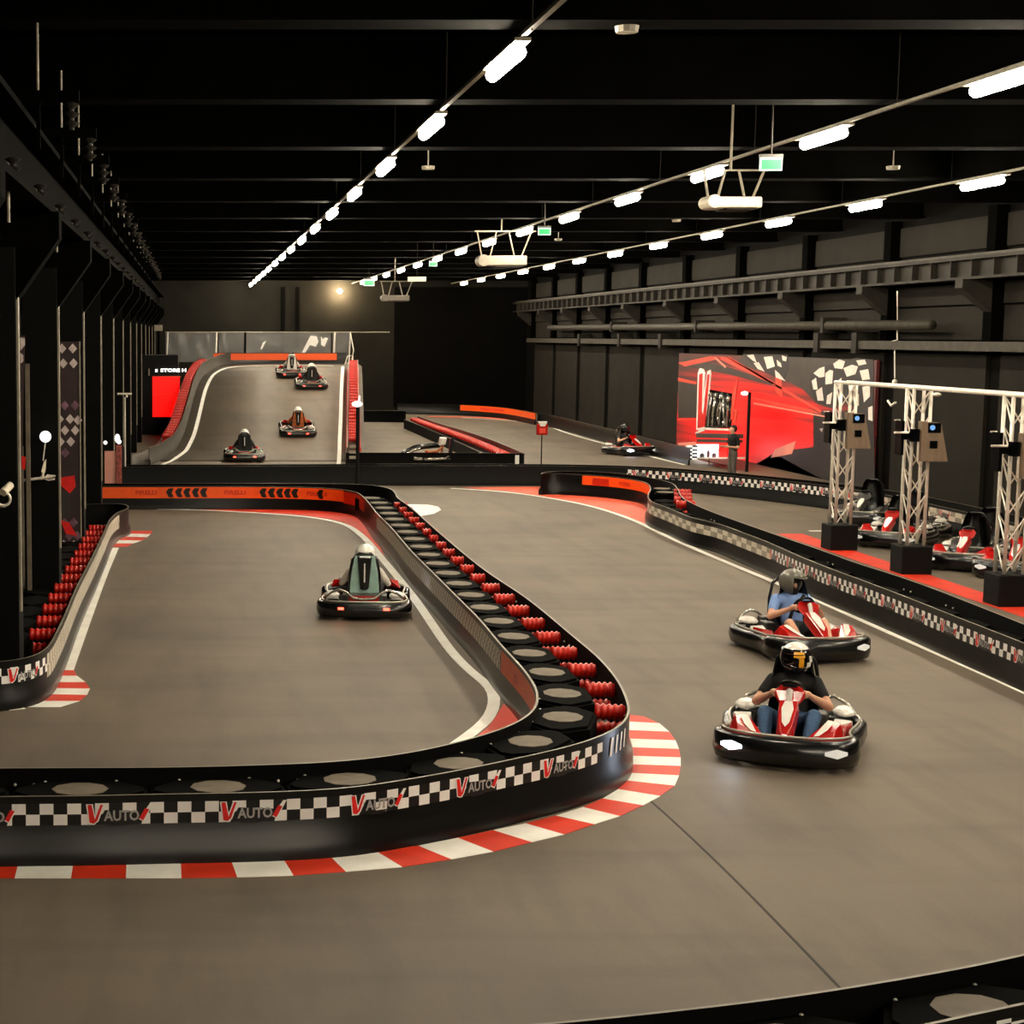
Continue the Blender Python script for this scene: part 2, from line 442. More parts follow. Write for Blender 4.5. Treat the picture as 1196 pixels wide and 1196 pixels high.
def module_mesh(w=.6, l=1.12, h=.46, lid=True):
    b = MB(); c = .22
    def oct_(hx, hy, z, cc): return [(-hx+cc,-hy,z),(hx-cc,-hy,z),(hx,-hy+cc,z),(hx,hy-cc,z),(hx-cc,hy,z),(-hx+cc,hy,z),(-hx,hy-cc,z),(-hx,-hy+cc,z)]
    b.prism(oct_(l/2, w/2, h-.03, c), (0,0,-(h-.03)))
    b.prism(oct_(l/2-.03, w/2-.03, h, c), (0,0,-.03))
    if lid:
        b.mi = 1; b.prism([(math.cos(a)*.235, math.sin(a)*.2, h+.006) for a in [2*PI*k/10 for k in range(10)]], (0,0,-.01))
    b.mi = 2
    for x in (-.3,.3) if lid else (): b.sph((x, w/2-.04, h), .014, (1,1,.6), 6, 4)
    return b.mesh('barrier_block', ['black_plastic','lid_grey','bolt'])
MOD = module_mesh(); MOD_S = module_mesh(w=.5, l=.95); MOD_N = module_mesh(w=.5, l=.95, h=.4, lid=False)
def modules(path, parent, pitch, u0=0, u1=None, me=None, zf=None, z=0):
    u1 = path.L if u1 is None else u1; n = int((u1-u0)/pitch); out = []
    for i in range(n):
        p, t, nn = path.at(u0+(i+.5)*pitch)
        o = bpy.data.objects.new('barrier_block', me or MOD); COL.objects.link(o); o.parent = parent
        o.location = (p.x, p.y, zz(zf, p)+z); o.rotation_euler = (0,0,math.atan2(t.y, t.x)); out.append(o)
    return out
def spacer_mesh(L=.3, r=.062):
    b = MB(); n = 5; pts = []; rr = []
    for i in range(n*4+1):
        x = L*i/(n*4); pts.append((0, x, 0)); rr.append(r*(1.0 if i % 4 in (1,2) else .82))
    b.tube(pts, r, 10, rr=rr)
    me = b.mesh('spacer', ['spacer_red'], smooth=True); return me
SPM = spacer_mesh()
def spacers(path, parent, pitch, side, base, u0=0, u1=None, zs=(.40,.17), zf=None, me=None, alt=True):
    """ribbed spacers leaving the path point at distance base towards the side normal"""
    u1 = path.L if u1 is None else u1; n = int((u1-u0)/pitch)
    for i in range(n):
        for k, z in enumerate(zs):
            p, t, nn = path.at(u0+(i+.5)*pitch+(.2*k if alt else 0)); d = nn*side; p = p+d*base
            o = bpy.data.objects.new('spacer_tube', me or SPM); COL.objects.link(o); o.parent = parent
            o.location = (p.x, p.y, zz(zf, p)+z); o.rotation_euler = (0,0,math.atan2(-d.x, d.y))
def bolts(path, parent, face, us, z=(.2,.42), zf=None, off=-.02):
    b = MB()
    for u in us:
        p, t, nn = path.at(u)
        for zc in z: b.sph((p.x+nn.x*face*off, p.y+nn.y*face*off, zz(zf,p)+zc), .014, seg=6, rings=4)
    b.build('bolt_heads', ['bolt'], parent, smooth=True)
def G(pts, z=BH): return [F(x, y, z) for x, y in pts]

# ------------------------------------------------------------------ shell of the hall
YB = 97.0; XR = 18.8; XL = -6.5; Y0 = -24.0; ZC = 8.0
b = MB(); b.b2(XL, XR+.3, Y0, YB+.3, -.12, 0); struct(b.build('floor', 'floor'))
b = MB(); b.b2(XL, XR+.3, Y0, YB+.3, ZC, ZC+.15); struct(b.build('ceiling', 'ceiling_black'))
b = MB(); b.b2(XL, XR+.3, YB, YB+.3, 0, ZC); struct(b.build('wall_back', 'wall_back'))
b = MB(); b.b2(XR, XR+.3, Y0, YB, 0, ZC); struct(b.build('wall_right', 'wall_dark'))
b = MB(); b.b2(XL-.2, XL, Y0, YB, 0, ZC); struct(b.build('wall_left', 'wall_dark'))
b = MB(); b.b2(XL, XR+.3, Y0-.2, Y0, 0, ZC); struct(b.build('wall_front', 'wall_dark'))
# transverse roof beams
k = 0
y = 6.0
while y < YB:
    b = MB(); b.b2(XL, XR, y-.16, y+.16, 7.25, ZC); b.b2(XL, XR, y-.26, y+.26, 7.2, 7.25)
    o = struct(b.build('trim_%d' % (k+1), 'beam_black')); k += 1; y += 5.55
# back wall: seams, ledge and door zone
NT = k+1
def trim(bb, m, **kw):
    global NT
    o = struct(bb.build('trim_%d' % NT, m, **kw)); NT += 1; return o
b = MB()
for px in (330, 347, 463):
    p = V(px, 380, YB); b.b2(p.x-.12, p.x+.12, YB-.05, YB, .2, 6.9)
p0 = V(463, 400, YB).x; b.b2(p0, XR, YB-.06, YB-.001, 0, 6.9)
trim(b, 'wall_dark')
# right wall panels between recesses
RC = [34.0-6.2*3, 34.0-6.2*2, 34.0-6.2, 34.0, 40.2, 46.2, 52.4, 58.8, 65.2, 71.6, 77.6, 83.4, 89.0, 94.5]
for a, c in zip(RC[:-1], RC[1:]):
    b = MB(); g = .36
    b.b2(XR-.1, XR-.001, a+g, c-g, .05, 3.75)
    b.b2(XR-.1, XR-.001, a+g, c-g, 4.95, 5.45); b.b2(XR-.1, XR-.001, a+g, c-g, 6.25, 7.0)
    b.b2(XR-.07, XR-.001, a+g, c-g, 4.1, 4.9)
    trim(b, 'wall_panel')
# wall columns with corbels carrying the crane beam on the right
for c in RC:
    t = empty('crane_corbel', (XR, c, 0)); tag(t, 'dark steel corbel on right wall holding up the ribbed crane beam', 'bracket', 'corbels under the right crane beam')
    b = MB(); b.b2(-.3, -.002, -.22, .22, 3.8, 7.2); b.build('upright', 'beam_black', t)
    b = MB(); b.prism([(-.3,-.2,5.5),(-1.0,-.2,5.5),(-1.0,-.2,5.3),(-.3,-.2,4.75)], (0,.4,0)); b.build('haunch', 'steel_dark', t)
t = empty('crane_beam', (0,0,0), 0, 'long grey ribbed crane beam running along the right wall', 'beam')
b = MB(); b.b2(17.95, 18.4, Y0+1, YB-.2, 5.95, 6.03); b.b2(17.95, 18.4, Y0+1, YB-.2, 5.5, 5.56); b.b2(18.14, 18.2, Y0+1, YB-.2, 5.56, 5.95)
b.build('girder', 'steel_dark', t)
b = MB(); b.b2(18.1, 18.18, Y0+1, YB-.2, 6.03, 6.1); b.build('rail', 'pipe_grey', t)
b = MB(); y = 18
while y < YB-1: b.b2(17.98, 18.37, y-.02, y+.02, 5.56, 5.95); y += 1.1
o = b.build('stiffener_rib', 'steel_dark', t); tag(o, kind='stuff')
def wallpipe(name, pts, r, lab, clamps, m='pipe_grey'):
    t = empty(name, (0,0,0), 0, lab, 'pipe')
    b = MB(); b.tube(pts, r, 12); b.build('pipe_run', m, t, smooth=True)
    for y in clamps:
        x, z = pts[0][0], np.interp(y, [pts[0][1], pts[-1][1]], [pts[0][2], pts[-1][2]])
        b = MB(); b.b2(x-r-.03, XR-.02, y-.1, y+.1, z-r-.07, z+r+.1); b.build('clamp', 'steel_dark', t)
wallpipe('duct_pipe', [(18.2,42.5,4.46),(18.2,60,4.52),(18.2,88,4.6)], .13, 'upper round grey pipe along right wall under the crane beam', [49.5, 62, 74.5])
t = empty('cable_tray', (0,0,0), 0, 'lower square grey cable duct along right wall below the round pipe', 'duct')
b = MB(); b.b2(18.2, 18.45, 20, 94, 3.84, 4.06); b.build('duct_run', 'pipe_grey', t)
for y in (37.2, 47.3, 50.2, 67, 73.5, 81.1):
    b = MB(); b.b2(18.14, XR-.02, y-.17, y+.17, 3.72, 4.28); b.build('clamp', 'steel_dark', t)
# drop conduit with lamp hooks near the trusses
t = empty('drop_conduit', (0,0,0), 0, 'thin white conduit dropping down the right wall beside the racing billboard', 'conduit')
b = MB(); b.tube([W(1048,340,18.3), W(1048,397,18.3), W(1030,402,18.3)], .02, 6); b.tube([W(1045,402,18.3), W(1045,442,18.3)], .018, 6); b.build('pipe_run', 'truss_white', t)
b = MB(); b.sph(W(1045,446,18.2), .07, seg=8, rings=6); b.tube([W(1037,468,18.2), W(1041,474,18.2), W(1046,470,18.2)], .03, 6); b.build('hook', 'truss_white', t)

# ------------------------------------------------------------------ left columns, crane rail
CY = [19.7+6*i for i in range(-1, 13)]
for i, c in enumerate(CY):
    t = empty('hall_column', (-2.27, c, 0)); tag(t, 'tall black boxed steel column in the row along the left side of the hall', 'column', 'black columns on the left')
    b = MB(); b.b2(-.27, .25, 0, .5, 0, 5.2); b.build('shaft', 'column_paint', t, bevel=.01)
    b = MB(); b.b2(.251, .275, .05, .16, 1.0, 4.72); b.build('lit_face_strip', 'strip_light', t)  # pale strip stands in for the lamp-lit side face of the column
    b = MB(); b.prism([(-.27,.05,5.6),(-.27,.05,4.6),(.25,.05,4.6),(.75,.05,5.3),(.75,.05,5.6)], (0,.4,0)); b.build('haunch', 'beam_black', t)
t = empty('crane_rail', (0,0,0), 0, 'dark crane rail beam running above the left row of columns', 'beam')
b = MB(); b.b2(-2.2, -1.6, 12, YB-1, 5.6, 5.68); b.b2(-1.95, -1.85, 12, YB-1, 5.68, 6.3); b.b2(-2.2, -1.6, 12, YB-1, 6.3, 6.36); b.build('girder', 'beam_black', t)
b = MB(); b.b2(-1.99, -1.89, 12, YB-1, 6.36, 6.45); b.build('rail', 'steel_dark', t)
# insulator arms with conductor rods
for i, c in enumerate([17.0+3.0*k for k in range(16)]):
    b = MB(); b.b2(-.25, .5, -.04, .04, 6.45, 6.56); b.b2(.08,.12,-.02,.02,6.0,6.45)
    a = b.build('insulator_arm', 'beam_black', t); a.location = (-1.6, c, 0)
    for x, z in ((.42, 6.42), (-.15, 5.9)):
        b = MB(); ps = []; rr = []
        for q in range(13): ps.append((x,0,z+.03-q*.022)); rr.append(.03 if q % 4 in (0,3) else (.085 if q % 4 == 1 else .06))
        b.tube(ps, .05, 10, rr=rr); b.build('insulator', 'steel_dark', a)
    b = MB(); b.cyl((.1,0,6.56),(.1,0,7.2), .014, seg=6); b.build('rod', 'strip_light', a)
    b = MB(); b.cyl((-.2,0,5.3),(-.2,0,5.9), .016, seg=6); b.build('rod', 'strip_light', a)

# ------------------------------------------------------------------ light rows
mk('tube_light', (255,250,235), rough=.4, var=.01, emit=(255,240,214), estr=1)
M['tube_light'].node_tree.nodes['Principled BSDF'].inputs['Emission Strength'].default_value = 60
ZL = CAM_H+2.77
rows = [(3.21, 18.04, 'left'), (8.93, 24.75, 'middle'), (14.5, 32.0, 'right')]
for X in (.4, 6.1, 11.7):       # unseen extra lamp rows behind the camera, added to light camera-facing surfaces
    for y in (-4.0,-9.5,-15.0,-20.5):
        l = empty('ceiling_light', (X, y, ZL)); tag(l, 'added linear tube light behind the camera, fill for camera-facing surfaces', 'light', 'added fill tube lights')
        b = MB(); b.b2(-.08, .08, -.95, .95, .077, .11); b.build('housing', 'strip_light', l)
        b = MB(); b.tube([(0,-.82,0),(0,-.74,0),(0,.74,0),(0,.82,0)], .075, 10, rr=[.03,.075,.075,.03]); b.build('tube', 'tube_light', l, smooth=True)
        b = MB(); b.cyl((0,.5,.1),(0,.5,1.1), .008, seg=5); b.build('hanger_wire', 'steel_dark', l)
for X, Ys, nm in rows:
    ys = [Ys+5.5*k for k in range(-6, 16)]; ys = [y for y in ys if 9 < y < YB-1]+[-4.0,-9.5,-15.0,-20.5]  # lamps behind the camera are unseen, added to brighten surfaces facing it
    t = empty('light_track', (X,0,0), 0, 'thin pale conduit track carrying the %s row of ceiling lights' % nm, 'conduit')
    b = MB(); b.b2(-.03, .03, -22, YB-.1, ZL+.112, ZL+.15); b.build('rail', 'strip_light', t)
    b = MB(); y = -22.2
    while y < YB-2: b.cyl((0,y,ZL+.1),(0,y,ZC), .008, seg=5); y += 5.55
    b.build('hanger_wire', 'steel_dark', t)
    for i, y in enumerate(ys):
        l = empty('ceiling_light', (X, y, ZL)); tag(l, 'glowing linear tube light hanging in the %s ceiling row' % nm, 'light', '%s row of tube lights' % nm)
        b = MB(); b.b2(-.08, .08, -.95, .95, .077, .11); b.build('housing', 'strip_light', l)
        b = MB(); b.tube([(0,-.82,0),(0,-.74,0),(0,.74,0),(0,.82,0)], .075, 10, rr=[.03,.075,.075,.03]); b.build('tube', 'tube_light', l, smooth=True)

# spot-lit back wall lamp
t = empty('wall_floodlight', V(397,340,YB-.5), 0, 'small round floodlight glowing high on the grey back wall', 'light')
b = MB(); b.sph((0,0,0), .11, seg=12, rings=8); b.build('bulb', mat('flood', (255,240,210), emit=(255,226,180), estr=650), t, smooth=True)
b = MB(); b.b2(-.04,.04,.08,.5,-.04,.04); b.build('bracket', 'steel_dark', t)

# ------------------------------------------------------------------ exit signs, projectors
def exit_sign(px, py, wpx, X, lab):
    # placed in the plane of its row
    d = ray(px, py); tt = X/d.x; p = Vector((X, d.y*tt, CAM_H+d.z*tt)); w = wpx/FOC*p.y/2
    t = empty('exit_sign', p, 0, lab, 'exit sign', 'green exit signs')
    b = MB(); b.b2(-w, w, 0, .05, -w*.62, w*.55); b.build('panel_frame', 'exit_white', t)
    b = MB(); b.b2(-w*.9, w*.9, -.008, 0, -w*.52, w*.38); b.build('green_panel', 'exit_green', t)
    b = MB(); b.b2(-w*1.05, w*1.05, -.01, .06, w*.55, w*.85); b.build('top_housing', 'kart_grey', t)
    b = MB(); b.cyl((0,.02,w*.8),(0,.02,ZC-p.z), .012, seg=6); b.build('hanger', 'steel_dark', t)
exit_sign(901, 191, 25, 8.3, 'largest green exit sign hanging by the white projector')
exit_sign(636, 270, 14, 8.3, 'green exit sign above the nearer grey projector')
exit_sign(506, 308, 9, 8.3, 'small green exit sign above the far grey projector')
exit_sign(431, 330, 12, 8.3, 'farthest tiny green exit sign near the back wall')
def projector(px, py, wpx, Y, m, lab):
    p = V(px, py, Y); s = wpx/FOC*Y/2
    t = empty('projector', p, 0, lab, 'projector', 'hanging projectors')
    b = MB(); b.b2(-s*.8, s, -.3, .3, -s*.16, s*.24); b.build('body', m, t, bevel=.03)
    b = MB(); b.cyl((-s*.78,-.34,.03),(-s*.78,.2,.03), s*.24, seg=16); b.build('lens', m, t, auto=40)
    b = MB(); b.b2(-s*.3, s*.8, -.28, .28, -s*.22, -s*.16); b.build('base_plate', 'steel_dark', t)
    b = MB()
    for x0, x1 in ((-s*.8,-s*1.0), (-s*.45,-s*.2), (s*.55,s*.3), (s*.85,s*1.3)): b.cyl((x0,0,s*.24),(x1,0,s*1.4 if x1 > s else s*1.25), .02, seg=6)
    b.b2(-s*1.1, s*1.4, -.02, .02, s*1.22, s*1.28); b.cyl((0,0,s*1.25),(0,0,ZC-p.z), .02, seg=6)
    b.build('hanging_frame', 'strip_light', t)
projector(852, 239, 62, 27, 'projector_white', 'white projector hanging on thin rods below the middle light row')
projector(585, 306, 56, 48, 'projector_grey', 'grey projector in a dark frame, nearer of the two grey ones')
projector(461, 349, 32, 68, 'projector_grey', 'small grey projector in front of the back wall')
t = empty('hanging_sign', V(487,326,60), 0, 'small pale rectangular sign box hanging near the far exit sign', 'sign')
b = MB(); b.b2(-.31,.31,-.05,.05,-.08,.08); b.build('box', 'projector_white', t); b = MB(); b.cyl((0,0,.08),(0,0,1.5), .01, seg=5); b.build('hanger', 'steel_dark', t)
for px, py, lab in ((732,38,'small pale ceiling detector at the top centre'), (500,198,'small pale ceiling detector between left and middle light rows'), (1043,198,'small pale ceiling detector left of the right light row'), (790,259,'small pale ceiling detector just left of the white projector'), (652,281,'tiny ceiling detector near the middle exit sign')):
    d = ray(px, py); tt = (7.14-CAM_H)/d.z; p = Vector((d.x*tt, d.y*tt, 7.14))
    b = MB(); b.cyl((0,0,0),(0,0,.06), .11, .12, 12); b.cyl((0,0,.06),(0,0,ZC-7.14), .012, seg=5)
    o = b.build('smoke_detector', 'strip_light', loc=p); tag(o, lab, 'detector')

# ------------------------------------------------------------------ floor markings
def marking(name, polys, mats, lab, cat='floor marking', z=.004):
    b = MB()
    for mi, pts in polys:
        b.mi = mi; b.slab([(p[0], p[1], z) for p in pts], .006)
    o = b.build(name, mats); return tag(o, lab, cat)
def line_mark(name, px, w, lab, m='paint_white', z=.006):
    pa = Path([F(x, y, 0) for x, y in px], .3); n = max(2, int(pa.L/.3)); b = MB(); bm = b.bm; rows = []
    for i in range(n+1):
        p, t, nn = pa.at(pa.L*i/n); ww = w if not callable(w) else w(i/n)
        rows.append([bm.verts.new((p.x+nn.x*s*ww/2, p.y+nn.y*s*ww/2, z)) for s in (-1,1)]+[bm.verts.new((p.x+nn.x*s*ww/2, p.y+nn.y*s*ww/2, z-.006)) for s in (1,-1)])
    for i in range(n):
        for j in range(4): bm.faces.new((rows[i][j], rows[i][(j+1)%4], rows[i+1][(j+1)%4], rows[i+1][j]))
    bm.faces.new(rows[0]); bm.faces.new(rows[-1][::-1])
    o = b.build(name, m); return tag(o, lab, 'floor line')
def g0(pts): return [F(x, y, 0) for x, y in pts]
KB = [((-45,1007),(-45,1026)),((22,1007),(17,1026)),((86,1007),(83,1026)),((148,1007),(147,1026)),((211,1006.5),(212,1026)),((270,1006),(277,1025)),((331,1004),(343,1023)),((386,1001),(404,1018.5)),((440,995),(470,1013)),((488,988),(527,1004)),((535,979),(576,995)),((576,970),(621,984)),((614,962),(659,975)),((649,953),(694,963)),((681,943),(724,953.5)),((704,933),(751,941)),((722,922),(771,930)),((732,912),(788,918)),((736,903),(793,906)),((737,893),(795,895)),((737,883),(795,885)),((736,873),(793,875)),((735,863),(789,865)),((734,853),(782,855)),((733,843),(770,845)),((732,834.5),(752,837))]
polys = []
for i in range(len(KB)-1):
    (a0,b0),(a1,b1) = KB[i], KB[i+1]; polys.append((0 if i % 2 == 0 else 1, g0([a0,b0,b1,a1])))
marking('kerb_marking', polys, ['paint_red','paint_white'], 'red and white striped kerb wrapping the foreground corner of the central barrier', 'kerb')
KL = [((73,783),(86.5,783)),((70,789.5),(90,789.5)),((66,797),(100,797)),((60,804),(105,804.5)),((52,811),(101.6,812)),((42,819),(93,819)),((28,826),(70,826))]
marking('kerb_marking', [(i % 2, g0([KL[i][0],KL[i][1],KL[i+1][1],KL[i+1][0]])) for i in range(6)], ['paint_red','paint_white'], 'red and white kerb patch at the near corner of the left barrier', 'kerb')
KU = [((152.5,620),(178.6,620)),((151,623.5),(175.6,624)),((146,627),(171.8,627.7)),((139,631),(165.5,631.5)),((133,634.8),(155.5,634.8)),((127,639),(148,638.5))]
marking('kerb_marking', [(i % 2, g0([KU[i][0],KU[i][1],KU[i+1][1],KU[i+1][0]])) for i in range(5)], ['paint_red','paint_white'], 'small red and white kerb patch at the far end of the left barrier', 'kerb')
line_mark('floor_line', [(135,640),(122,670),(106,712),(92,750),(80,783)], .13, 'white line along the base of the left barrier')
line_mark('floor_line', [(-60,834),(0,831.5),(28,827)], .1, 'short white line below the checkered left barrier corner')
CL = [(140,594.5),(151,594.5),(215,595),(300,599),(355,603),(383,607),(401,611.5),(423,626),(450,657),(484,699),(532,767),(557,791),(570,799),(578,808),(579,821),(574,836),(566,846),(550,857),(532,870)]
line_mark('floor_line', CL, .14, 'white line curving along the inner side of the central barrier')
marking('corner_patch', [(0, g0([(215,595.5),(300,594.5),(412,596),(427,607),(436,620),(447,645),(452,657),(424,625.5),(402,610),(384,606),(355,602),(300,598)]))], ['paint_red'], 'red painted patch in the far corner of the left track loop')
marking('corner_patch', [(0, g0([(588,822),(600,833),(611,840),(600,846),(583,853),(566,860),(550,867),(570,849),(580,836)]))], ['paint_red'], 'red painted patch in the near inner corner of the central barrier')
line_mark('floor_line', [(527,570.5),(560,572),(587,574),(634,580.5),(681,589),(721,600.5),(748,611),(780,627),(837,652),(907,681),(965,706),(1000,721.5),(1032,736),(1090,761),(1196,808),(1240,828)], lambda f: .12, 'long white line running beside the right island barrier')
marking('corner_patch', [(0, g0([(540,569.5),(632,568.5),(640,572),(757,580),(764,600),(768,618),(748,609.5),(721,599),(681,588),(634,579.5),(587,573)]))], ['paint_salmon'], 'salmon painted patch in front of the orange end of the right island')
marking('floor_patch', [(0, g0([(470,589),(500,589.5),(512,592),(515,595.5),(507,600),(490,603),(478,602)]))], ['paint_white'], 'white painted patch just right of the far end of the central barrier')
line_mark('floor_line', [(540,488),(585,490.5),(626,494),(660,505),(692,514.5),(719,521.5),(761,533.5),(800,543)], .13, 'white line along the far track beside the right wall')
line_mark('floor_line', [(500,486.5),(530,487),(560,487.5),(600,490)], .9, 'salmon line at the far bend before the back barrier', m='paint_salmon', z=.004)
line_mark('floor_line', [(790,570),(850,575.5),(915,582),(974,588.6),(1030,597)], .11, 'white line in front of the long checkered wall barrier')
b = MB()
for x, y in ((1050,601.5),(1075,605.5),(1088,611),(1107,615),(1126,619),(1145,623),(1166,629),(1190,635)):
    p = F(x, y, .004); b.b2(p.x-.06, p.x+.06, p.y-.35, p.y+.35, -.002, .004)
tag(b.build('dashed_line', 'paint_white'), 'row of white dashes behind the parked karts', 'floor line')
b = MB(); p = F(1094-33,0+625,.004) if False else F(964,620,.004); b.b2(p.x-.35,p.x+.35,p.y-.07,p.y+.07,-.002,.004)
tag(b.build('floor_mark', 'paint_white'), 'small white dash left of the first truss tower', 'floor marking')
b = MB(); b.b2(12.47, 13.0, 16, 36.3, -.002, .005); tag(b.build('floor_stripe', 'paint_red'), 'wide orange red stripe under the three truss towers', 'floor marking')
line_mark('floor_joint', [(748,925),(790,962),(850,1019),(915,1085),(985,1158)], .02, 'dark straight joint line across the foreground floor', m='joint', z=.003)

# ------------------------------------------------------------------ barriers
def barrier(lab, name='track_barrier'): return empty(name, (0,0,0), 0, lab, 'barrier')
# A: central barrier
A = barrier('central track barrier with checkered front, orange far side and red spacer tubes along its diagonal')
AO = Path(G([(-150,935),(-60,932),(0,930),(100,929.5),(179,927.5),(300,925.5),(400,921),(450,914.5),(500,906),(550,897),(601,886),(645,876.5),(684,866),(712,855),(728,845),(735,833),(731,814),(721,794),(701,770),(667,741),(617,700),(566,665.5),(513,622),(479,592),(464,581),(461,575),(453,569.8),(433,566.3),(400,565),(300,564.5),(120,564.5),(40,564.5)]))
AI = Path(G([(-150,901),(-60,898),(0,897),(100,896.5),(200,896),(300,893.5),(400,889),(467,881),(534,867),(584,852),(612,839.5),(625,828),(628,812),(623,798),(611,781),(587,755),(559,722),(534,697),(507,670),(481,644),(457,616),(440,599),(431,587.5),(423,579),(415.5,574.5),(403,572),(390,570.7),(365,569.2),(300,568),(200,568),(120,568),(40,568)]))
# outward side of AO is its right; inner track side of AI is its left
belt(AO, A, 'outer_belt', 1); belt(AI, A, 'inner_belt', -1)
def U(path, px, py, z=BH): return path.near(F(px, py, z))
uc0, uc1 = 0, U(AO, 735, 833)-.55
strip(AO, A, 'checker_strip', 1, uc0, U(AO,703,859), .325, .5, 'checker')
u_e = U(AO, 140, 929); emblems(AO, A, 1, [u_e+1.07*k for k in range(-2,6) if u_e+1.07*k < uc1-.3])
s0 = U(AO,705,858)
b = MB()
for k in range(4):
    decal(b, AO, 1, s0+.12+.14*k, .33, 1, [(0, [(0,0),(.05,0),(.09,.17),(.03,.17)])])
b.build('white_stripes', ['decal_white'], A)
ui1, ui2 = U(AI, 440, 600), U(AI, 585, 753)
strip(AI, A, 'scuffed_strip', -1, U(AI,587,755)+0.05, ui1, .26, .5, 'scuffed')
strip(AI, A, 'orange_strip', -1, U(AI,618,826)+.3, U(AI,587,755), .26, .52, 'orange')
strip(AI, A, 'orange_strip', -1, U(AI,403,572), AI.L, .27, .54, 'orange')
strip(AI, A, 'orange_strip', -1, U(AI,425,582), U(AI,403,572), .24, .52, 'orange_dark')
b = MB()
CHEV = [(1, [(.0,.02),(.05,-.09),(.10,-.1),(.16,-.09),(.12,0),(.16,.09),(.10,.1),(.05,.09)])]
ys_ = 1
def chevrons(bb, path, face, ulist, z0, sc, flip):
    for u in ulist: decal(bb, path, face, u, z0, sc, CHEV, None, flip=flip)
for px in (194,204.5,214,224,233.5, 303,313,323,332,341.5, 379):
    px_ = px; chevrons(b, AI, -1, [AI.near(F(px_,568,BH))], .405, 1.15, -1)
b.mi = 0
for px, s in ((158,'PIRELLI'),(262,'PIRELLI'),(362,'PIRELLI'),(394,'II')):
    u = AI.near(F(px,568,BH)); 
    for pl in text_polys(s): decal(b, AI, -1, u, .36, 1, [(0, [(x*.17,y*.14) for x,y in pl])], flip=-1)
b.build('orange_print', ['orange_dark','decal_black'], A)
b = MB(); 
for pl in text_polys('TI'): decal(b, AI, -1, U(AI,603,771), .32, 1, [(0, [(x*.3,y*.14) for x,y in pl])], flip=-1)
b.build('red_print', ['orange_dark'], A)
# blocks between the belts
AM = AI.offset(.33)
ua, ub_ = 0, AM.near(F(430,577,.45))
modules(AM, A, 1.15, 0, ub_-.2)
sp0, sp1 = AM.near(F(628,838,.45)), ub_-1.0
spacers(AM, A, 1.05, 1, .29, sp0, sp1, zs=(.43,.2), me=spacer_mesh(.3, .088))
bolts(AO, A, -1, [U(AO,667,741)+k for k in (-4.2,-3.9,0,.3,3.5,3.9,7.5,11,14.5)], z=(.42,), off=.02)
bolts(AI, A, 1, [U(AI,x,889)+k for x in (20,300,520) for k in (0,.16,.33)], z=(.42,), off=.022)
# B: left barrier
B = barrier('left track barrier with scuffed strip, red spacer tubes behind it and checkered near corner')
BO = Path(G([(-120,777),(-60,776),(0,773),(25,770.5),(45,764),(57,755),(64,743),(75,720),(90,685),(108,650),(121,623),(129,606),(138,598),(149,594),(150,591),(146,588.6),(135,587.6),(122,588),(100,589),(60,590)]))
belt(BO, B, 'front_belt', 1)
strip(BO, B, 'checker_strip', 1, 0, U(BO,54,758), .3, .48, 'checker', cu=.105, cv=.09)
strip(BO, B, 'scuffed_strip', 1, U(BO,54,758), U(BO,138,598), .22, .5, 'scuffed', cu=.105, cv=.14)
emblems(BO, B, 1, [U(BO,41,766)-.15], .3)
BMp = BO.offset(-.62)
b0_, b1_ = BMp.near(F(50,742,.5)), BMp.near(F(122,608,.5))
modules(BMp, B, 1.0, b0_, b1_, MOD_N)
spacers(BMp, B, 1.0, 1, .22, b0_, b1_, zs=(.42,.2), me=spacer_mesh(.36,.085))
# C + F: dark barrier behind, running on in front of the right wall
C = barrier('long black barrier across the hall that turns checkered in front of the right wall')
CF = Path(G([(60,545.5),(142,545),(300,544.5),(450,544),(600,544),(700,545),(740,546.5),(800,550.5),(850,555),(915,561.5),(975,568.5),(1030,577),(1060,583),(1115,595),(1177,609),(1230,622)]))
CBk = CF.offset(-.7)
belt(CF, C, 'front_belt', 1, m_out='base_black'); belt(CBk, C, 'back_belt', -1)
strip(CF, C, 'checker_strip', 1, U(CF,736,545.6), U(CF,985,569.5), .31, .51, 'checker', cu=.105, cv=.1)
strip(CF, C, 'scuffed_strip', 1, U(CF,985,569.5), CF.L, .3, .5, 'scuffed', cu=.3, cv=.1)
u = U(CF,750,547); emblems(CF, C, 1, [u+1.07*k for k in range(0,12)], .33)
CM = CF.offset(-.35); modules(CM, C, 1.3, U(CF,142,545), U(CF,985,569), MOD_N)
# E: right island
E = barrier('right island barrier with orange rounded end and long checkered strip facing the karts')
EF = Path(G([(632,553.4),(640,552.6),(660,553.4),(700,555.6),(730,558.6),(750,562),(758,566),(759.8,572),(757,578.5),(760,585),(784,594.5),(810,605),(837,611),(870,623),(899,634),(935,650),(970,664),(1000,675),(1057,696.5),(1115,719.5),(1196,751),(1270,781),(1400,837),(1600,925)]))
EBk = Path(G([(632,553.4),(635,551.6),(650,550.3),(690,550.6),(730,553.6),(765,559),(784,564),(792,572),(797,581),(811,589),(832,598),(865,610),(899,622),(940,636),(970,646.5),(1000,657.5),(1052,674),(1098,690.5),(1157,713.5),(1196,729),(1270,759),(1400,812),(1600,896)]))
belt(EF, E, 'front_belt', 1); belt(EBk, E, 'back_belt', -1)
u0, u1 = U(EF,680,554.5), U(EF,759.5,573)
strip(EF, E, 'orange_strip', 1, u0, u1, .3, .54, 'orange')
strip(EF, E, 'scuffed_strip', 1, U(EF,758,581), U(EF,900,635), .28, .47, 'scuffed', cu=.3, cv=.1)
strip(EF, E, 'checker_strip', 1, U(EF,900,635), EF.L, .29, .47, 'checker', cu=.105, cv=.09)
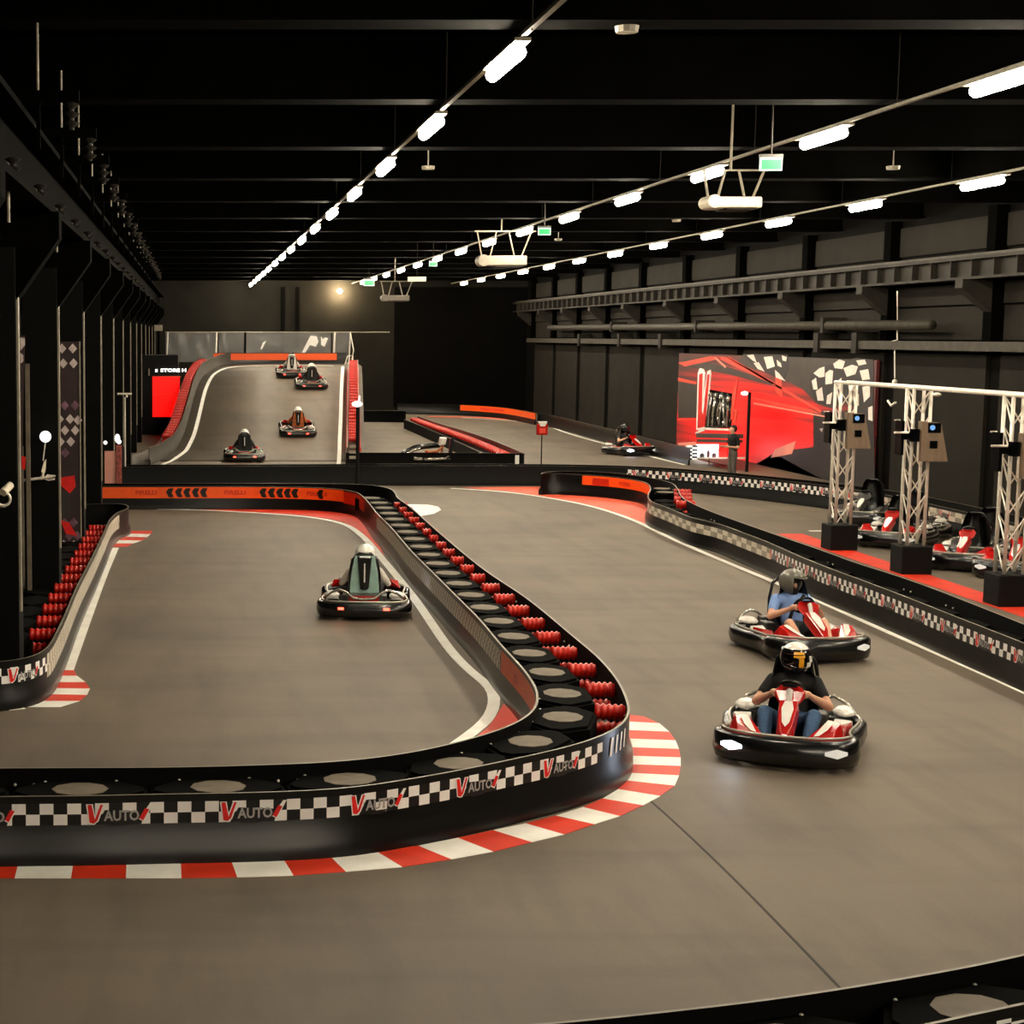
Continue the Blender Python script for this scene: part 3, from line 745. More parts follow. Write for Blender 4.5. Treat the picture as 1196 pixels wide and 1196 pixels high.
b = MB()
for px in (684,691,698,704.5,710): 
    decal(b, EF, 1, U(EF,px,556), .36, 1, [(1, [(0,.0),(.03,-.05),(.15,-.05),(.15,.13),(.03,.13)])])
b.mi = 0
for px, s in ((722,'PIRELLI'),(744,'PIRE')):
    for pl in text_polys(s): decal(b, EF, 1, U(EF,px,558), .36, 1, [(0, [(x*.15,y*.14) for x,y in pl])])
b.build('orange_print', ['orange_dark','orange_dark'], E)
u = U(EF,905,637); emblems(EF, E, 1, [u+1.07*k for k in range(0,18)], .29)
EM = EF.offset(-.36); um_ = EM.near(F(800,603)); modules(EM, E, 1.0, EM.near(F(757,590)), um_, MOD_S); modules(EM, E, 1.0, um_, EM.L-.3, MOD_N)
spacers(EM, E, 1.0, -1, .2, EM.near(F(768,595)), EM.near(F(835,618)), zs=(.46,.25), me=spacer_mesh(.4,.1))
bolts(EBk, E, 1, [U(EBk,x,y)+k for x,y in ((832,598),(970,646),(1057,676),(1105,694)) for k in (0,.25)], z=(.4,), off=.02)
# G: foreground right corner
Gb = barrier('black barrier cutting the bottom right corner of the foreground')
GF = Path(G([(500,1206),(600,1199),(700,1190),(800,1179),(899,1167.5),(982,1155),(1065,1141),(1131,1129.5),(1196,1115),(1300,1090)]))
belt(GF, Gb, 'far_belt', -1)
GN = Path(G([(700,1262),(850,1243),(960,1222),(1081,1197),(1130,1185.5),(1196,1172),(1300,1150)])); belt(GN, Gb, 'near_belt', 1)
strip(GN, Gb, 'checker_strip', 1, 0, GN.L, .3, .5, 'checker')
GM = GF.offset(.31)
b_ = 1.27; u = GM.near(F(1140,1180,.46))
for k in range(-3,3):
    uu = u+b_*k
    if 0 < uu < GM.L:
        p, t, nn = GM.at(uu); o = bpy.data.objects.new('barrier_block', MOD); COL.objects.link(o); o.parent = Gb; o.location = p; o.rotation_euler = (0,0,math.atan2(t.y,t.x))
bolts(GF, Gb, 1, [U(GF,x,1175)+0 for x in (770,806,834,1196)], z=(.42,), off=.022)
# D: far diagonal island and its front end
D = barrier('far diagonal barrier with a bright orange row of tubes, left of the traffic light')
D2 = Path(G([(488,486),(505,492),(540,502.5),(575,514),(612,529.5)])); D1 = Path(G([(472,486),(490,493),(520,505),(545,516),(575,529)]))
belt(D2, D, 'back_belt', 1); belt(D1, D, 'front_belt', -1, h=.42, m_in='belt_inner')
DM = D1.offset(-.0) if False else Path([((a[0]+c[0])/2,(a[1]+c[1])/2) for a, c in zip(D1.p[::10], [D2.at(D2.L*i/max(1,len(D1.p[::10])-1))[0][:2] for i in range(len(D1.p[::10]))])])
spacers(DM, D, .55, 1, -.3, 0, None, zs=(.42,), me=spacer_mesh(.36,.08), alt=False)
D3 = barrier('low black barrier just behind the long cross barrier, right of the ramp')
dp = Path(G([(404,528.5),(500,528.7),(611,529.3)])); belt(dp, D3, 'front_belt', 1, m_out='belt_inner'); 
b = MB(); p = F(611,529.3,BH); b.b2(p.x-.25, p.x-.13, p.y-.05, p.y-.02, .02, .5); b.build('end_label', 'decal_white', D3)
H = barrier('low black barrier at the foot of the back wall, right of the ramp')
belt(Path(G([(410,479.5),(445,479.5),(474,480)])), H, 'front_belt', 1, m_out='belt_inner')
H2 = barrier('far back barrier with an orange printed band beside the back right corner')
hp = Path(G([(464,471.3),(500,471.8),(539,472.8),(585,475.8),(626,482.5)])); belt(hp, H2, 'front_belt', 1)
strip(hp, H2, 'orange_strip', 1, U(hp,537,472.8), hp.L, .26, .55, 'orange', off=.02)
strip(hp, H2, 'print_band', 1, U(hp,560,474), U(hp,590,476.3), .36, .47, 'bb_streak', off=.03)
R = barrier('dark barrier along the foot of the right wall beside the far track')
rp = Path(G([(628,482),(645,485),(690,495.5),(746,509),(806,523.5)])); belt(rp, R, 'front_belt', 1)

# ------------------------------------------------------------------ ramp
RP = [  # Y, z, xl, xr
 (54.0, 0.0), (57.5, .0), (61,.12), (64,.48), (67.5,1.08), (72.5,1.9), (77,2.4), (83,2.8), (90,2.9)]
YL = [(201,539),(217,528),(226,510),(232,486),(239.5,455),(249,440),(268,429)]
def prof(Y): return float(np.interp(Y, [a for a,_ in RP], [c for _,c in RP]))
def invY(py):     # depth at which the ramp surface shows at image row py
    lo, hi = 54.0, 89.0
    for _ in range(40):
        m = (lo+hi)/2; d = ray(300, py); zz_ = CAM_H+d.z*m/d.y
        if zz_ < prof(m): hi = m   # ray is already under the surface
        else: lo = m
    return (lo+hi)/2
def R_(px, py):
    Y = invY(py); p = V(px, py, Y); return (p.x, Y, prof(Y))
LE = [R_(*q) for q in [(190,543),(201,538.5),(216,528),(226,510),(232.5,486),(239.5,457),(247,441),(257,433),(272,428.5)]]
RE = [R_(*q) for q in [(395.5,543),(396,538.5),(396.5,528),(397,510),(398,486),(398.8,457),(399.5,441),(400,433),(400.5,428.5)]]
def xl(Y): return float(np.interp(Y, [q[1] for q in LE], [q[0] for q in LE]))
def xr(Y): return float(np.interp(Y, [q[1] for q in RE], [q[0] for q in RE]))
YT = LE[-1][1]
t = empty('kart_ramp', (0,0,0), 0, 'grey asphalt ramp climbing to the upper deck at the back left', 'ramp')
b = MB(); bm = b.bm; rows_ = []; Yr = [57.5+(YT+5-57.5)*i/60 for i in range(61)]
for Y in Yr:
    a, c, z = xl(Y)-.9, xr(Y)+.9, prof(Y)+.012
    rows_.append([bm.verts.new((x, Y, zq)) for x, zq in ((a,z),(c,z),(c,0),(a,0))])
for i in range(60):
    for j in range(4):
        f = bm.faces.new((rows_[i][j], rows_[i][(j+1)%4], rows_[i+1][(j+1)%4], rows_[i+1][j])); f.material_index = 0 if j == 0 else 1
        f.smooth = (j == 0)
bm.faces.new(rows_[0]).material_index = 1; bm.faces.new(rows_[-1][::-1]).material_index = 1
b.build('deck', ['floor','wall_dark'], t)
def ramp_z(p): return prof(p.y)+.012
def ribbon(pts, w, name, m):
    pa = Path(pts, .4); n = int(pa.L/.4); b = MB(); bm = b.bm; rr = []
    for i in range(n+1):
        p, tt, nn = pa.at(pa.L*i/n); rr.append([bm.verts.new((p.x+nn.x*s*w/2, p.y+nn.y*s*w/2, ramp_z(Vector((p.x,p.y+nn.y*s*w/2,0)))+dz)) for s, dz in ((-1,.012),(1,.012),(1,.003),(-1,.003))])
    for i in range(n):
        for j in range(4): bm.faces.new((rr[i][j], rr[i][(j+1)%4], rr[i+1][(j+1)%4], rr[i+1][j]))
    bm.faces.new(rr[0]); bm.faces.new(rr[-1][::-1])
    return b.build(name, m, t)
ribbon([(x,y) for x,y,z in LE]+[(LE[-1][0]+1.2, YT+.5),(RE[-1][0]-.4, YT+.45)], .14, 'edge_line', 'paint_white')
ribbon([(x,y) for x,y,z in RE], .14, 'edge_line', 'paint_white')
# ramp side belts
RB = barrier('curving side barrier with red tubes on the left edge of the ramp')
lb = Path([(x-.45, y) for x,y,z in LE[:-2]]+[(LE[-2][0]-.3, LE[-2][1]+.4),(LE[-1][0]-.1, YT+1.0),(RE[-1][0]*.5+LE[-1][0]*.5, YT+1.3),(RE[-1][0], YT+1.4)])
belt(lb, RB, 'inner_belt', 1, zf=ramp_z, u1=lb.near((LE[-1][0]-.1, YT+1.0)), m_out='pipe_grey')
lo = Path([(x-.98, y) for x,y,z in LE[:-2]]+[(LE[-2][0]-1.1, LE[-2][1]+.3),(LE[-1][0]-.9, YT+1.6)])
belt(lo, RB, 'outer_belt', -1, zf=ramp_z, h=.3, flare=False, m_out='film', m_in='film', edge=False)
sm = Path([(x-.5, y) for x,y,z in LE[:-1]])
spacers(sm, RB, .5, -1, .04, 5.0, sm.L, zs=(.5,.28), zf=ramp_z, me=spacer_mesh(.34,.1), alt=False)
RT = barrier('orange barrier across the top of the ramp')
tp = Path([(LE[-1][0]-.9, YT+1.7),(RE[-1][0]*.5+LE[-1][0]*.5, YT+1.8),(RE[-1][0]+.3, YT+1.8)])
belt(tp, RT, 'front_belt', 1, zf=ramp_z); strip(tp, RT, 'orange_strip', 1, 0, tp.L*.93, .2, .52, 'orange', zf=ramp_z)
RR = barrier('red faced barrier down the right edge of the ramp')
rb = Path([(x+.28, y) for x,y,z in RE]+[(RE[-1][0]+.3, YT+1.7)])
u_a = rb.near(R_(397,528)); u_b = rb.near(R_(400,433))
belt(rb, RR, 'inner_belt', -1, zf=ramp_z, m_out='orange_dark', u0=u_a, u1=u_b, m_in='belt_inner', h=.42)
belt(rb, RR, 'lower_belt', -1, zf=ramp_z, u0=0, u1=u_a)
ro = rb.offset(.42); belt(ro, RR, 'outer_belt', 1, zf=ramp_z, u0=ro.near(R_(397,528)), u1=ro.near(R_(400,433)), m_out='orange_dark', m_in='orange', h=.5)
sr = rb.offset(.03); spacers(sr, RR, .6, 1, 0, sr.near(R_(397,528)), sr.near(R_(400,433)), zs=(.42,), zf=ramp_z, me=spacer_mesh(.37,.1), alt=False)
# guard rail with clear sheets round the upper deck
YG = YT+3.2
t = empty('deck_railing', (0,0,0), 0, 'guard rail with crinkled clear sheets around the top of the ramp', 'railing')
zt = V(300,388,YG).z; zb_ = prof(YG)+.05
b = MB(); xa, xb = V(193,388,YG).x, V(409,388,YG).x
b.tube([(xa,YG,zt),(V(455,388,YG).x,YG,zt)], .03, 6); b.build('top_rail', 'strip_light', t)
for px in (196,253,287,391,409):
    b = MB(); x = V(px,400,YG).x; b.tube([(x-.05,YG,zb_-.1),(x,YG,zt)], .05 if px in (391,253) else .035, 6); b.build('post', 'truss_white' if px != 287 else 'beam_black', t)
def sheet(x0, x1, seed):
    rnd = random.Random(seed); b = MB(); bm = b.bm; nx, nz = 14, 6; g = [[bm.verts.new((x0+(x1-x0)*i/nx, YG-.08+rnd.uniform(-.05,.05), zb_+.02+(zt-zb_-.03)*j/nz)) for j in range(nz+1)] for i in range(nx+1)]
    for i in range(nx):
        for j in range(nz): bm.faces.new((g[i][j], g[i+1][j], g[i+1][j+1], g[i][j+1]))
    b.build('clear_sheet', 'film', t, smooth=True)
sheet(xa+.02, V(253,0,YG).x-.02, 1); sheet(V(256,0,YG).x, V(286,0,YG).x, 2); sheet(V(289,0,YG).x, V(390,0,YG).x, 3); sheet(V(392,0,YG).x, xb, 4)
b = MB()
for poly in ([(352,413),(361,395),(363,392),(370,393),(372,399),(369,405),(362,403),(356,413)], [(375,393),(377,396),(380,394),(383,395),(379,405),(375,403)], [(304,408),(307,400),(311,398),(306,408)]):
    b.prism([V(x,y,YG-.16) for x,y in poly], (0,.02,0))
b.build('sheet_glints', 'decal_white', t)  # white shapes drawn as the glints on the clear sheets
b = MB(); b.tube([V(411,420,YG-.2),V(413,409,YG-.2),V(409,388,YG)], .03, 6); b.tube([V(402,428,YG-2),V(406,416,YG-2),V(412,415,YG-1),V(412,428,YG-2)], .025, 6); b.build('brace', 'truss_white', t)
# dark structure under the deck: booth with red lit panel
t = empty('store_booth', (0,0,0), 0, 'black booth with a glowing red panel and small white lettering left of the ramp', 'booth')
Yb = 73.0; q0 = V(160,415,Yb); q1 = V(208,508,Yb)
b = MB(); b.b2(q0.x, q1.x, Yb, Yb+3, 0, q0.z); b.build('body', 'base_black', t)
a0 = V(178,440,Yb-.05); a1 = V(210,487,Yb-.05)
b = MB(); b.b2(a0.x, a1.x, Yb-.06, Yb, a1.z, a0.z); b.build('red_panel', 'red_lit', t)
b = MB(); b.b2(a0.x, a1.x, Yb-.07, Yb-.055, V(0,460.5,Yb).z-.012, V(0,460.5,Yb).z+.012); b.b2(a0.x, a1.x+.05, Yb-.08, Yb-.055, a0.z-.02, a0.z+.03); b.build('panel_edge', 'bb_streak', t)
b = MB()
tx = V(182,434,Yb-.07)
b.b2(tx.x-.02, tx.x+.07, Yb-.08, Yb-.06, tx.z-.02, tx.z+.1)
tx = V(187.5,434.2,Yb-.07)
for pl in text_polys('STORE H'): b.prism([(tx.x+x*.275, Yb-.08, tx.z+y*.19) for x,y in pl], (0,.02,0))
b.build('lettering', 'sign_white_lit', t)
b = MB(); q = V(174,434,Yb-.07); b.b2(q.x-.03,q.x+.03,Yb-.1,Yb,q.z-.17,q.z+.12); b.build('light_strip', 'strip_light', t)
t = empty('wall_speaker', V(185,383,76.4), 0, 'small pale grey box mounted high left of the ramp railing', 'speaker')
b = MB(); b.b2(-.18,.18,-.1,.1,-.13,.13); b.build('box','strip_light',t); b = MB(); b.b2(-.05,.05,.1,.2,-4,-.0); b.build('pole','beam_black',t)
# pole in front of the ramp
p = F(417,572,0)
t = empty('signal_pole', (p.x,p.y,0), 0, 'thin black pole with a small white lamp right of the ramp', 'pole')
hz = V(417,471,p.y).z
b = MB(); b.cyl((0,0,0),(0,0,hz), .055, seg=10); b.build('pole','base_black',t)
b = MB(); b.sph((-.03,-.05,hz-.02),.11,(1.3,.8,.7),10,8); b.cyl((.02,0,hz),(.04,0,hz+.2),.02,seg=6); b.build('lamp','sign_white_lit',t)
b = MB()
for dz in (1.15,1.0,.85): b.b2(-.22,-.05,-.06,.06,dz,dz+.07)
b.build('bracket','strip_light',t)
# traffic light on stand
p = F(632,546,0); 
t = empty('traffic_light', (p.x,p.y,0), 0, 'small red signal box on a thin stand with white top beside the far track', 'traffic light')
hz = V(632,508,p.y).z; h2 = V(632,497,p.y).z
b = MB(); b.cyl((0,0,0),(0,0,hz), .02, seg=8); b.b2(-.15,.15,-.15,.15,0,.03); b.build('pole','base_black',t)
b = MB(); b.b2(-.17,.17,-.08,.08,hz,h2+.05); b.build('signal_box','kart_red',t,bevel=.02)
b = MB(); b.b2(-.1,.1,-.1,-.08,hz+.06,h2-.08); b.build('signal_lens','bb_streak',t)
b = MB(); b.hull([(-.15,-.1,h2+.13),(.15,-.1,h2+.13),(-.15,.1,h2+.13),(.15,.1,h2+.13),(-.07,-.1,h2-.02),(.07,-.1,h2-.02),(-.07,.08,h2-.02),(.07,.08,h2-.02)]); b.build('top_cap','kart_white',t)

# ------------------------------------------------------------------ left side signs and posters
def poster(name, x0, x1, yy, zt_, zb2, lab, seed, diamonds=True):
    t = empty(name, (0,yy,0), 0, lab, 'poster'); rnd = random.Random(seed)
    b = MB(); b.b2(x0,x1,-.03,0,zb2,zt_); b.build('print_panel','poster_dark',t)
    b = MB(); w = (x1-x0)
    def dia(cx, cz, r, mi): b.mi = mi; b.prism([(cx-r,-.036-.001*mi,cz),(cx,-.036-.001*mi,cz-r*1.15),(cx+r,-.036-.001*mi,cz),(cx,-.036-.001*mi,cz+r*1.15)], (0,.005,0))
    H_ = zt_-zb2
    def fz(f): return zt_-H_*f
    rows2 = [(.03,[.25,.72],0),(.095,[.3,.75],0),(.28,[.35,.8],1),(.34,[.12,.58],0),(.345,[.92],0),(.39,[.35,.8],0),(.44,[.15,.6],0),(.49,[.35],1),(.8,[.3,.7],1),(.86,[.5,.85],1),(.9,[.25,.7],0)]
    if diamonds:
        for f, xs, mi in rows2:
            for xf in xs: dia(x0+w*xf, fz(f), w*.19, mi)
    b.build('diamond_print',['poster_white','poster_mauve','decal_red'],t)
    b = MB(); 
    b.prism([(x0+w*.12,-.045,fz(.60)),(x0+w*.75,-.045,fz(.59)),(x0+w*.8,-.045,fz(.64)),(x0+w*.55,-.045,fz(.67)),(x0+w*.1,-.045,fz(.63))],(0,.01,0))
    b.prism([(x0+w*.12,-.045,fz(.79)),(x0+w*.5,-.045,fz(.80)),(x0+w*.85,-.045,fz(.86)),(x0+w*.35,-.045,fz(.85))],(0,.01,0)); b.build('red_print','decal_red',t)
    b = MB(); b.b2(x0+w*.1,x0+w*.55,-.04,-.031,fz(.78),fz(.66)); b.build('grey_print','bb_grey',t)
    b = MB(); b.b2(x0-.02,x0,-.05,.0,zb2,zt_); b.b2(x1,x1+.02,-.05,0,zb2,zt_); b.build('frame','strip_light',t)
    return t
poster('race_poster', -2.5, -2.08, 31.6, V(80,399,31.6).z, V(80,662,31.6).z, 'tall dark poster with white checkered diamonds on the left column', 3)
t = empty('race_poster', (0,0,0), 0, 'narrow tall pinkish poster strip between the two nearest left columns', 'poster')
yy = 25.4
b = MB(); b.prism([V(x,y,yy) for x,y in [(17,392),(29,392),(24,610),(18,610)]],(0,.03,0)); b.build('print_panel','poster_dark',t)
b = MB()
for poly in ([(22,400),(24,394),(29,395),(29,403),(25,408),(21,412)], [(17,420),(21,410),(27,415),(27,422),(20,428)], [(15,432),(20,428),(24,428),(22,440),(17,440)], [(18,490),(23,492),(22,504),(17,500)], [(18,514),(22,508),(20,525),(16,524)]): b.prism([V(x,y,yy-.03) for x,y in poly],(0,.02,0))
b.build('white_print','poster_white',t)
b = MB(); b.prism([V(x,y,yy-.03) for x,y in [(23,532),(30,534),(29,549),(23,546)]],(0,.02,0)); b.prism([V(x,y,yy-.03) for x,y in [(20,580),(23,582),(23,604),(21,602)]],(0,.02,0)); b.build('red_print','decal_red',t)
b = MB(); b.b2(V(24,0,yy).x, V(29,0,yy).x, yy+.04, yy+.1, V(0,730,yy).z if V(0,730,yy).z>0 else .02, V(0,425,yy).z); b.build('pale_board','lid_grey',t)
# sign arm with white globe
t = empty('globe_lamp', V(53,510,25.52), 0, 'white ball lamp on a thin bracket in front of the second left column', 'lamp')
s = 25.52/2000
b = MB(); b.sph((0,0,0), 6.8*s, seg=20, rings=14); b.build('globe','globe_white',t,smooth=True)
b = MB(); b.tube([(0,0,-6*s),(-1*s,0,-14*s),(-3*s,0,-28*s)], .010,6); b.tube([(-26*s,0,-51*s),(9*s,0,-47*s)], .022,6); b.tube([(-6*s,0,-49*s),(-6*s,.17,-49*s)], .022,6); b.tube([(-2*s,0,-49*s),(3*s,0,-51*s),(10*s,0,-50*s),(11*s,0,-46*s),(2*s,0,-45*s),(-2*s,0,-49*s)], .012,6)
b.build('bracket_arm','truss_white',t)
b = MB(); b.hull([(-5*s,-.02,-40*s),(-2*s,-.02,-29*s),(1*s,-.02,-26*s),(0,.02,-36*s),(-1*s,.03,-42*s),(-4*s,.03,-46*s)]); b.tube([(-3*s,0,-42*s),(-4*s,0,-50*s)],.02,6); b.build('clamp','projector_white',t)
t = empty('wall_camera', V(8,577,19.6), 0, 'white camera and round ring lamp on the nearest left column', 'camera')
s = 19.4/2000
b = MB(); b.cyl((-3*s,-.15,3*s),(5*s,-.02,11*s), 5*s, 4.5*s, 14); b.build('camera_body','projector_white',t,auto=40)
b = MB(); ring = [(-3*s+8*s*math.cos(a),-.08,-5*s+8*s*math.sin(a)) for a in [2*PI*k/24 for k in range(24)]]; b.tube(ring, 1.7*s, 8, closed=True); b.cyl((-2*s,0,-14*s),(-12*s,0,-14*s),.02,seg=6); b.build('ring_lamp','truss_white',t,smooth=True)
t = empty('crossbar_sign', V(146,460,48), 0, 'short white crossbar bracket between far left columns', 'bracket')
s = 48/2000; b = MB(); b.tube([(-9*s,0,0),(8*s,0,0)],.03,6); b.tube([(2*s,0,0),(2*s,0,-4*s)],.03,6); b.cyl((0,0,-4*s),(0,0,-4),.02,seg=6); b.build('bar','truss_white',t)
# pink board behind orange barrier
yy = 42.6
t = empty('pink_board', (0,0,0), 0, 'pale pink board standing behind the orange barrier beside the left columns', 'board')
b = MB(); b.b2(V(119,0,yy).x, V(132.5,0,yy).x, yy, yy+.06, 0, V(0,527,yy).z); b.build('panel','pink',t)
b = MB(); b.b2(V(133,0,yy).x, V(139.5,0,yy).x, yy-.05, yy+.06, 0, V(0,520,yy).z); b.build('side_panel','pink_dark',t)
b = MB(); b.sph(V(137,512,yy),.07,(1,1,1.6),8,6); b.sph(V(139,516,yy),.06,seg=8,rings=6); b.sph(V(123,517,yy),.05,seg=8,rings=6); b.build('white_fittings','globe_white',t)

# ------------------------------------------------------------------ billboard
t = empty('racing_billboard', (0,0,0), 0, 'large red racing billboard with checkered flags and added glow on the right wall', 'billboard')
XB = 18.56; ya, yb2 = W(792,450,XB).y, W(1023,450,XB).y; ztp = W(792,412.5,XB).z
b = MB(); bm = b.bm; uvl = bm.loops.layers.uv.new('UVMap')
f = bm.faces.new([bm.verts.new(q) for q in ((XB,ya,0.02),(XB,yb2,0.02),(XB,yb2,ztp),(XB,ya,ztp))])
for l, uv in zip(f.loops, ((0,0),(1,0),(1,1),(0,1))): l[uvl].uv = uv
r = bmesh.ops.extrude_face_region(bm, geom=[f]); bmesh.ops.translate(bm, vec=(.08,0,0), verts=[v for v in r['geom'] if isinstance(v, bmesh.types.BMVert)])
b.build('print_panel','billboard',t)
def bbp(name, m, polys, dx=.006):
    b = MB()
    for poly in polys: b.prism([W(x,y,XB-dx) for x,y in poly], (dx*.8,0,0))
    return b.build(name, m, t)
bbp('grey_print','bb_grey',[[(792,441),(814,448),(814,488),(792,488)],[(868,414),(1020,421),(1020,440),(975,478),(955,472),(938,455),(905,438),(860,425)],[(800,418),(855,430),(905,447),(905,451),(850,437),(795,427)]],.004)
bbp('dark_print','bb_black',[[(950,478),(975,484),(1020,470),(1022,575),(975,566),(905,556),(880,545),(905,528),(950,522)],[(860,553),(905,530),(960,560),(900,556)]],.007)
bbp('light_streaks','bb_streak',[[(792,424),(830,416),(845,418),(800,428)],[(833,416),(850,417),(905,447),(903,449)],[(848,417),(852,417),(960,480),(958,482)],[(792,441),(813,446),(813,449),(792,445)],[(863,461),(950,479),(960,484),(905,473)],[(905,427),(912,433),(914,465),(906,458)],[(792,489),(812,489),(812,491),(792,491)]],.009)
bbp('pale_streaks','bb_pink',[[(836,417),(848,428),(847,430),(834,418)],[(880,470),(965,486),(965,487.5),(880,472)],[(792,517),(813,516),(813,520),(792,520)],[(905,525),(930,515),(925,530),(900,535)]],.010)
flagw = [[(872,415),(880,414),(884,424),(879,421)],[(880,424),(886,423),(893,434),(885,431)],[(892,417),(902,416),(905,428),(896,431)],[(905,432),(910,436),(917,445),(906,441)],[(913,415),(919,417),(918,422),(914,421)],[(907,420),(912,424),(913,429),(908,427)],
 [(950,436),(957,430),(963,428),(963,440),(957,441)],[(948,445),(953,441),(955,455),(950,455)],[(964,436),(969,432),(973,433),(972,448),(964,449)],[(953,457),(960,452),(962,468),(955,468)],[(973,425),(980,420),(987,422),(984,431),(975,430)],[(985,430),(995,426),(1002,428),(999,437),(989,440)],[(974,448),(983,441),(982,452),(976,456)],[(1000,421),(1010,420),(1012,425),(1003,427)],[(1004,433),(1014,431),(1016,443),(1007,444)],[(990,447),(997,444),(998,456),(992,458)],[(1007,452),(1016,450),(1016,463),(1009,470)],[(996,463),(1003,460),(1003,474),(998,474)],[(966,462),(972,458),(970,472),(965,472)],[(1014,476),(1019,474),(1019,492),(1014,490)]]
bbp('flag_squares','bb_white',flagw,.012)
bbp('flag_cloth','bb_black',[[(948,436),(960,428),(975,424),(1000,418),(1020,420),(1020,495),(1005,478),(985,470),(965,474),(952,470),(946,452)],[(868,413.5),(920,414),(921,430),(915,445),(895,436),(878,426)]],.0105)
bbp('small_print','poster_white',[[(967,507),(972,506),(972,515),(966,515)],[(957,501),(961,500),(960,505)],[(970,520),(972,519),(972,525),(970,525)]],.012)

# podium stand in front of the billboard
XP = 17.4
t = empty('podium_display', (0,0,0), 0, 'tall cut-out display with red bars, black panel and white table before the billboard', 'display')
def pp(name, m, polys, th=.05, X=XP):
    b = MB()
    for poly in polys: b.prism([W(x,y,X) for x,y in poly], (th,0,0))
    return b.build(name, m, t)
pp('white_bars','decal_white',[[(813,502),(815,436),(817,430),(821,431),(823,436),(820,476),(826,434),(829,432),(829.5,438),(824,500),(820,503)]],.04,XP)
pp('red_bars','decal_red',[[(814.5,500),(816.5,437),(820,436),(819,480),(821,486),(826,438),(828,437),(823,498)]],.03,XP-.02)
pp('black_panel','screen_black',[[(829,455),(857,460),(852,500),(823,500)]],.05,XP)
pp('pale_frame','bb_streak',[[(855,462),(862,440),(857,478),(856,490),(853,490)],[(857,478),(861,480),(859,493),(856,495),(858,482)]],.03,XP-.02)
b = MB()
for x0, y0, x1, y1 in ((831,461,827,497),(836,462,832,497),(841,464,838,486),(846,464,846,497),(851,465,849,498),(843,470,840,495)):
    b.tube([W(x0,y0,XP-.06),W((x0+x1)/2+random.uniform(-1,1),(y0+y1)/2,XP-.1),W(x1,y1,XP-.06)], .05, 8)
for x, y in ((830,461),(836,462),(843,463),(851,466),(840,490),(846,494)): b.sph(W(x,y,XP-.08),.085,seg=8,rings=6)
b.build('chrome_pipes','silver',t,smooth=True)
pp('ledge','kart_grey',[[(813,506),(850,507),(850,512),(813,511)],[(814,513),(849,514),(849,517),(814,516)]],.5,XP-.35)
pp('ledge_edge','decal_white',[[(812,505),(824,499.5),(851,501),(851,503),(824,502),(812,507)]],.05,XP-.1)
pp('lit_back','monitor_white',[[(813,519),(838,519),(838,535),(813,535)]],.04,XP-.2)
pp('red_back','red_lit',[[(839,524),(849,524),(849,535),(839,535)]],.04,XP-.2)
pp('table_top','decal_white',[[(814,534),(848,534),(848,536),(814,536)]],.6,XP-.75)
b = MB(); p = W(828.5,536,XP-.5); b.cyl((p.x,p.y,0),(p.x,p.y,p.z),.02,seg=6); b.build('table_leg','truss_white',t)
b = MB(); a = W(814,540,XP-.1); c = W(848,540,XP-.1); b.b2(XP-.1,XP,c.y,a.y,0,a.z+.05); b.build('dark_skirt','screen_black',t)
for x, y, w, lab in ((827,531,.1,'small dark bottle on the white display table'),(820,533,.16,'small dark box at the left of the display table'),(834,533,.14,'small dark cup at the right of the display table')):
    p = W(x,534.2,XP-.6); b = MB(); b.cyl((0,0,0),(0,0,.12 if w > .11 else .2),w/2,seg=10); b.cyl((0,0,.12),(0,0,.26 if w < .11 else .15),w/5,seg=8); o = b.build('table_item','poster_mauve' if w<.15 else 'kart_grey',loc=p); tag(o, lab, 'bottle' if w < .11 else 'cup')
# checkered column beside
p = W(807,545,17.0)
t = empty('checkered_pillar', (p.x,p.y,0), 0, 'slim leaning black and white checkered pillar left of the display', 'pillar')
b = MB(); zt2 = W(807,520,17.0).z
for k in range(8):
    for q in range(2):
        b.mi = (k+q) % 2; z0 = zt2*k/8; b.b2(-.1,.0 if q else -.1+.1, 0,0,0,0) if False else b.box((-.09+.18*q,0,z0+zt2/16),(.18,.2,zt2/8))
b.build('shaft',['decal_black','decal_white'],t)
# black lamp post in front of the billboard
p = W(872,552,17.2)
t = empty('lamp_post', (17.2,p.y,0), 0, 'thin black post with white head in front of the red billboard', 'post')
zt2 = W(872,458,17.2).z
b = MB(); b.cyl((0,0,0),(0,0,zt2),.05,seg=8); b.build('pole','base_black',t)
b = MB(); b.sph((-.12,.1,zt2-.03),.09,(1.3,1,.7),10,8); b.build('lamp_head','sign_white_lit',t)

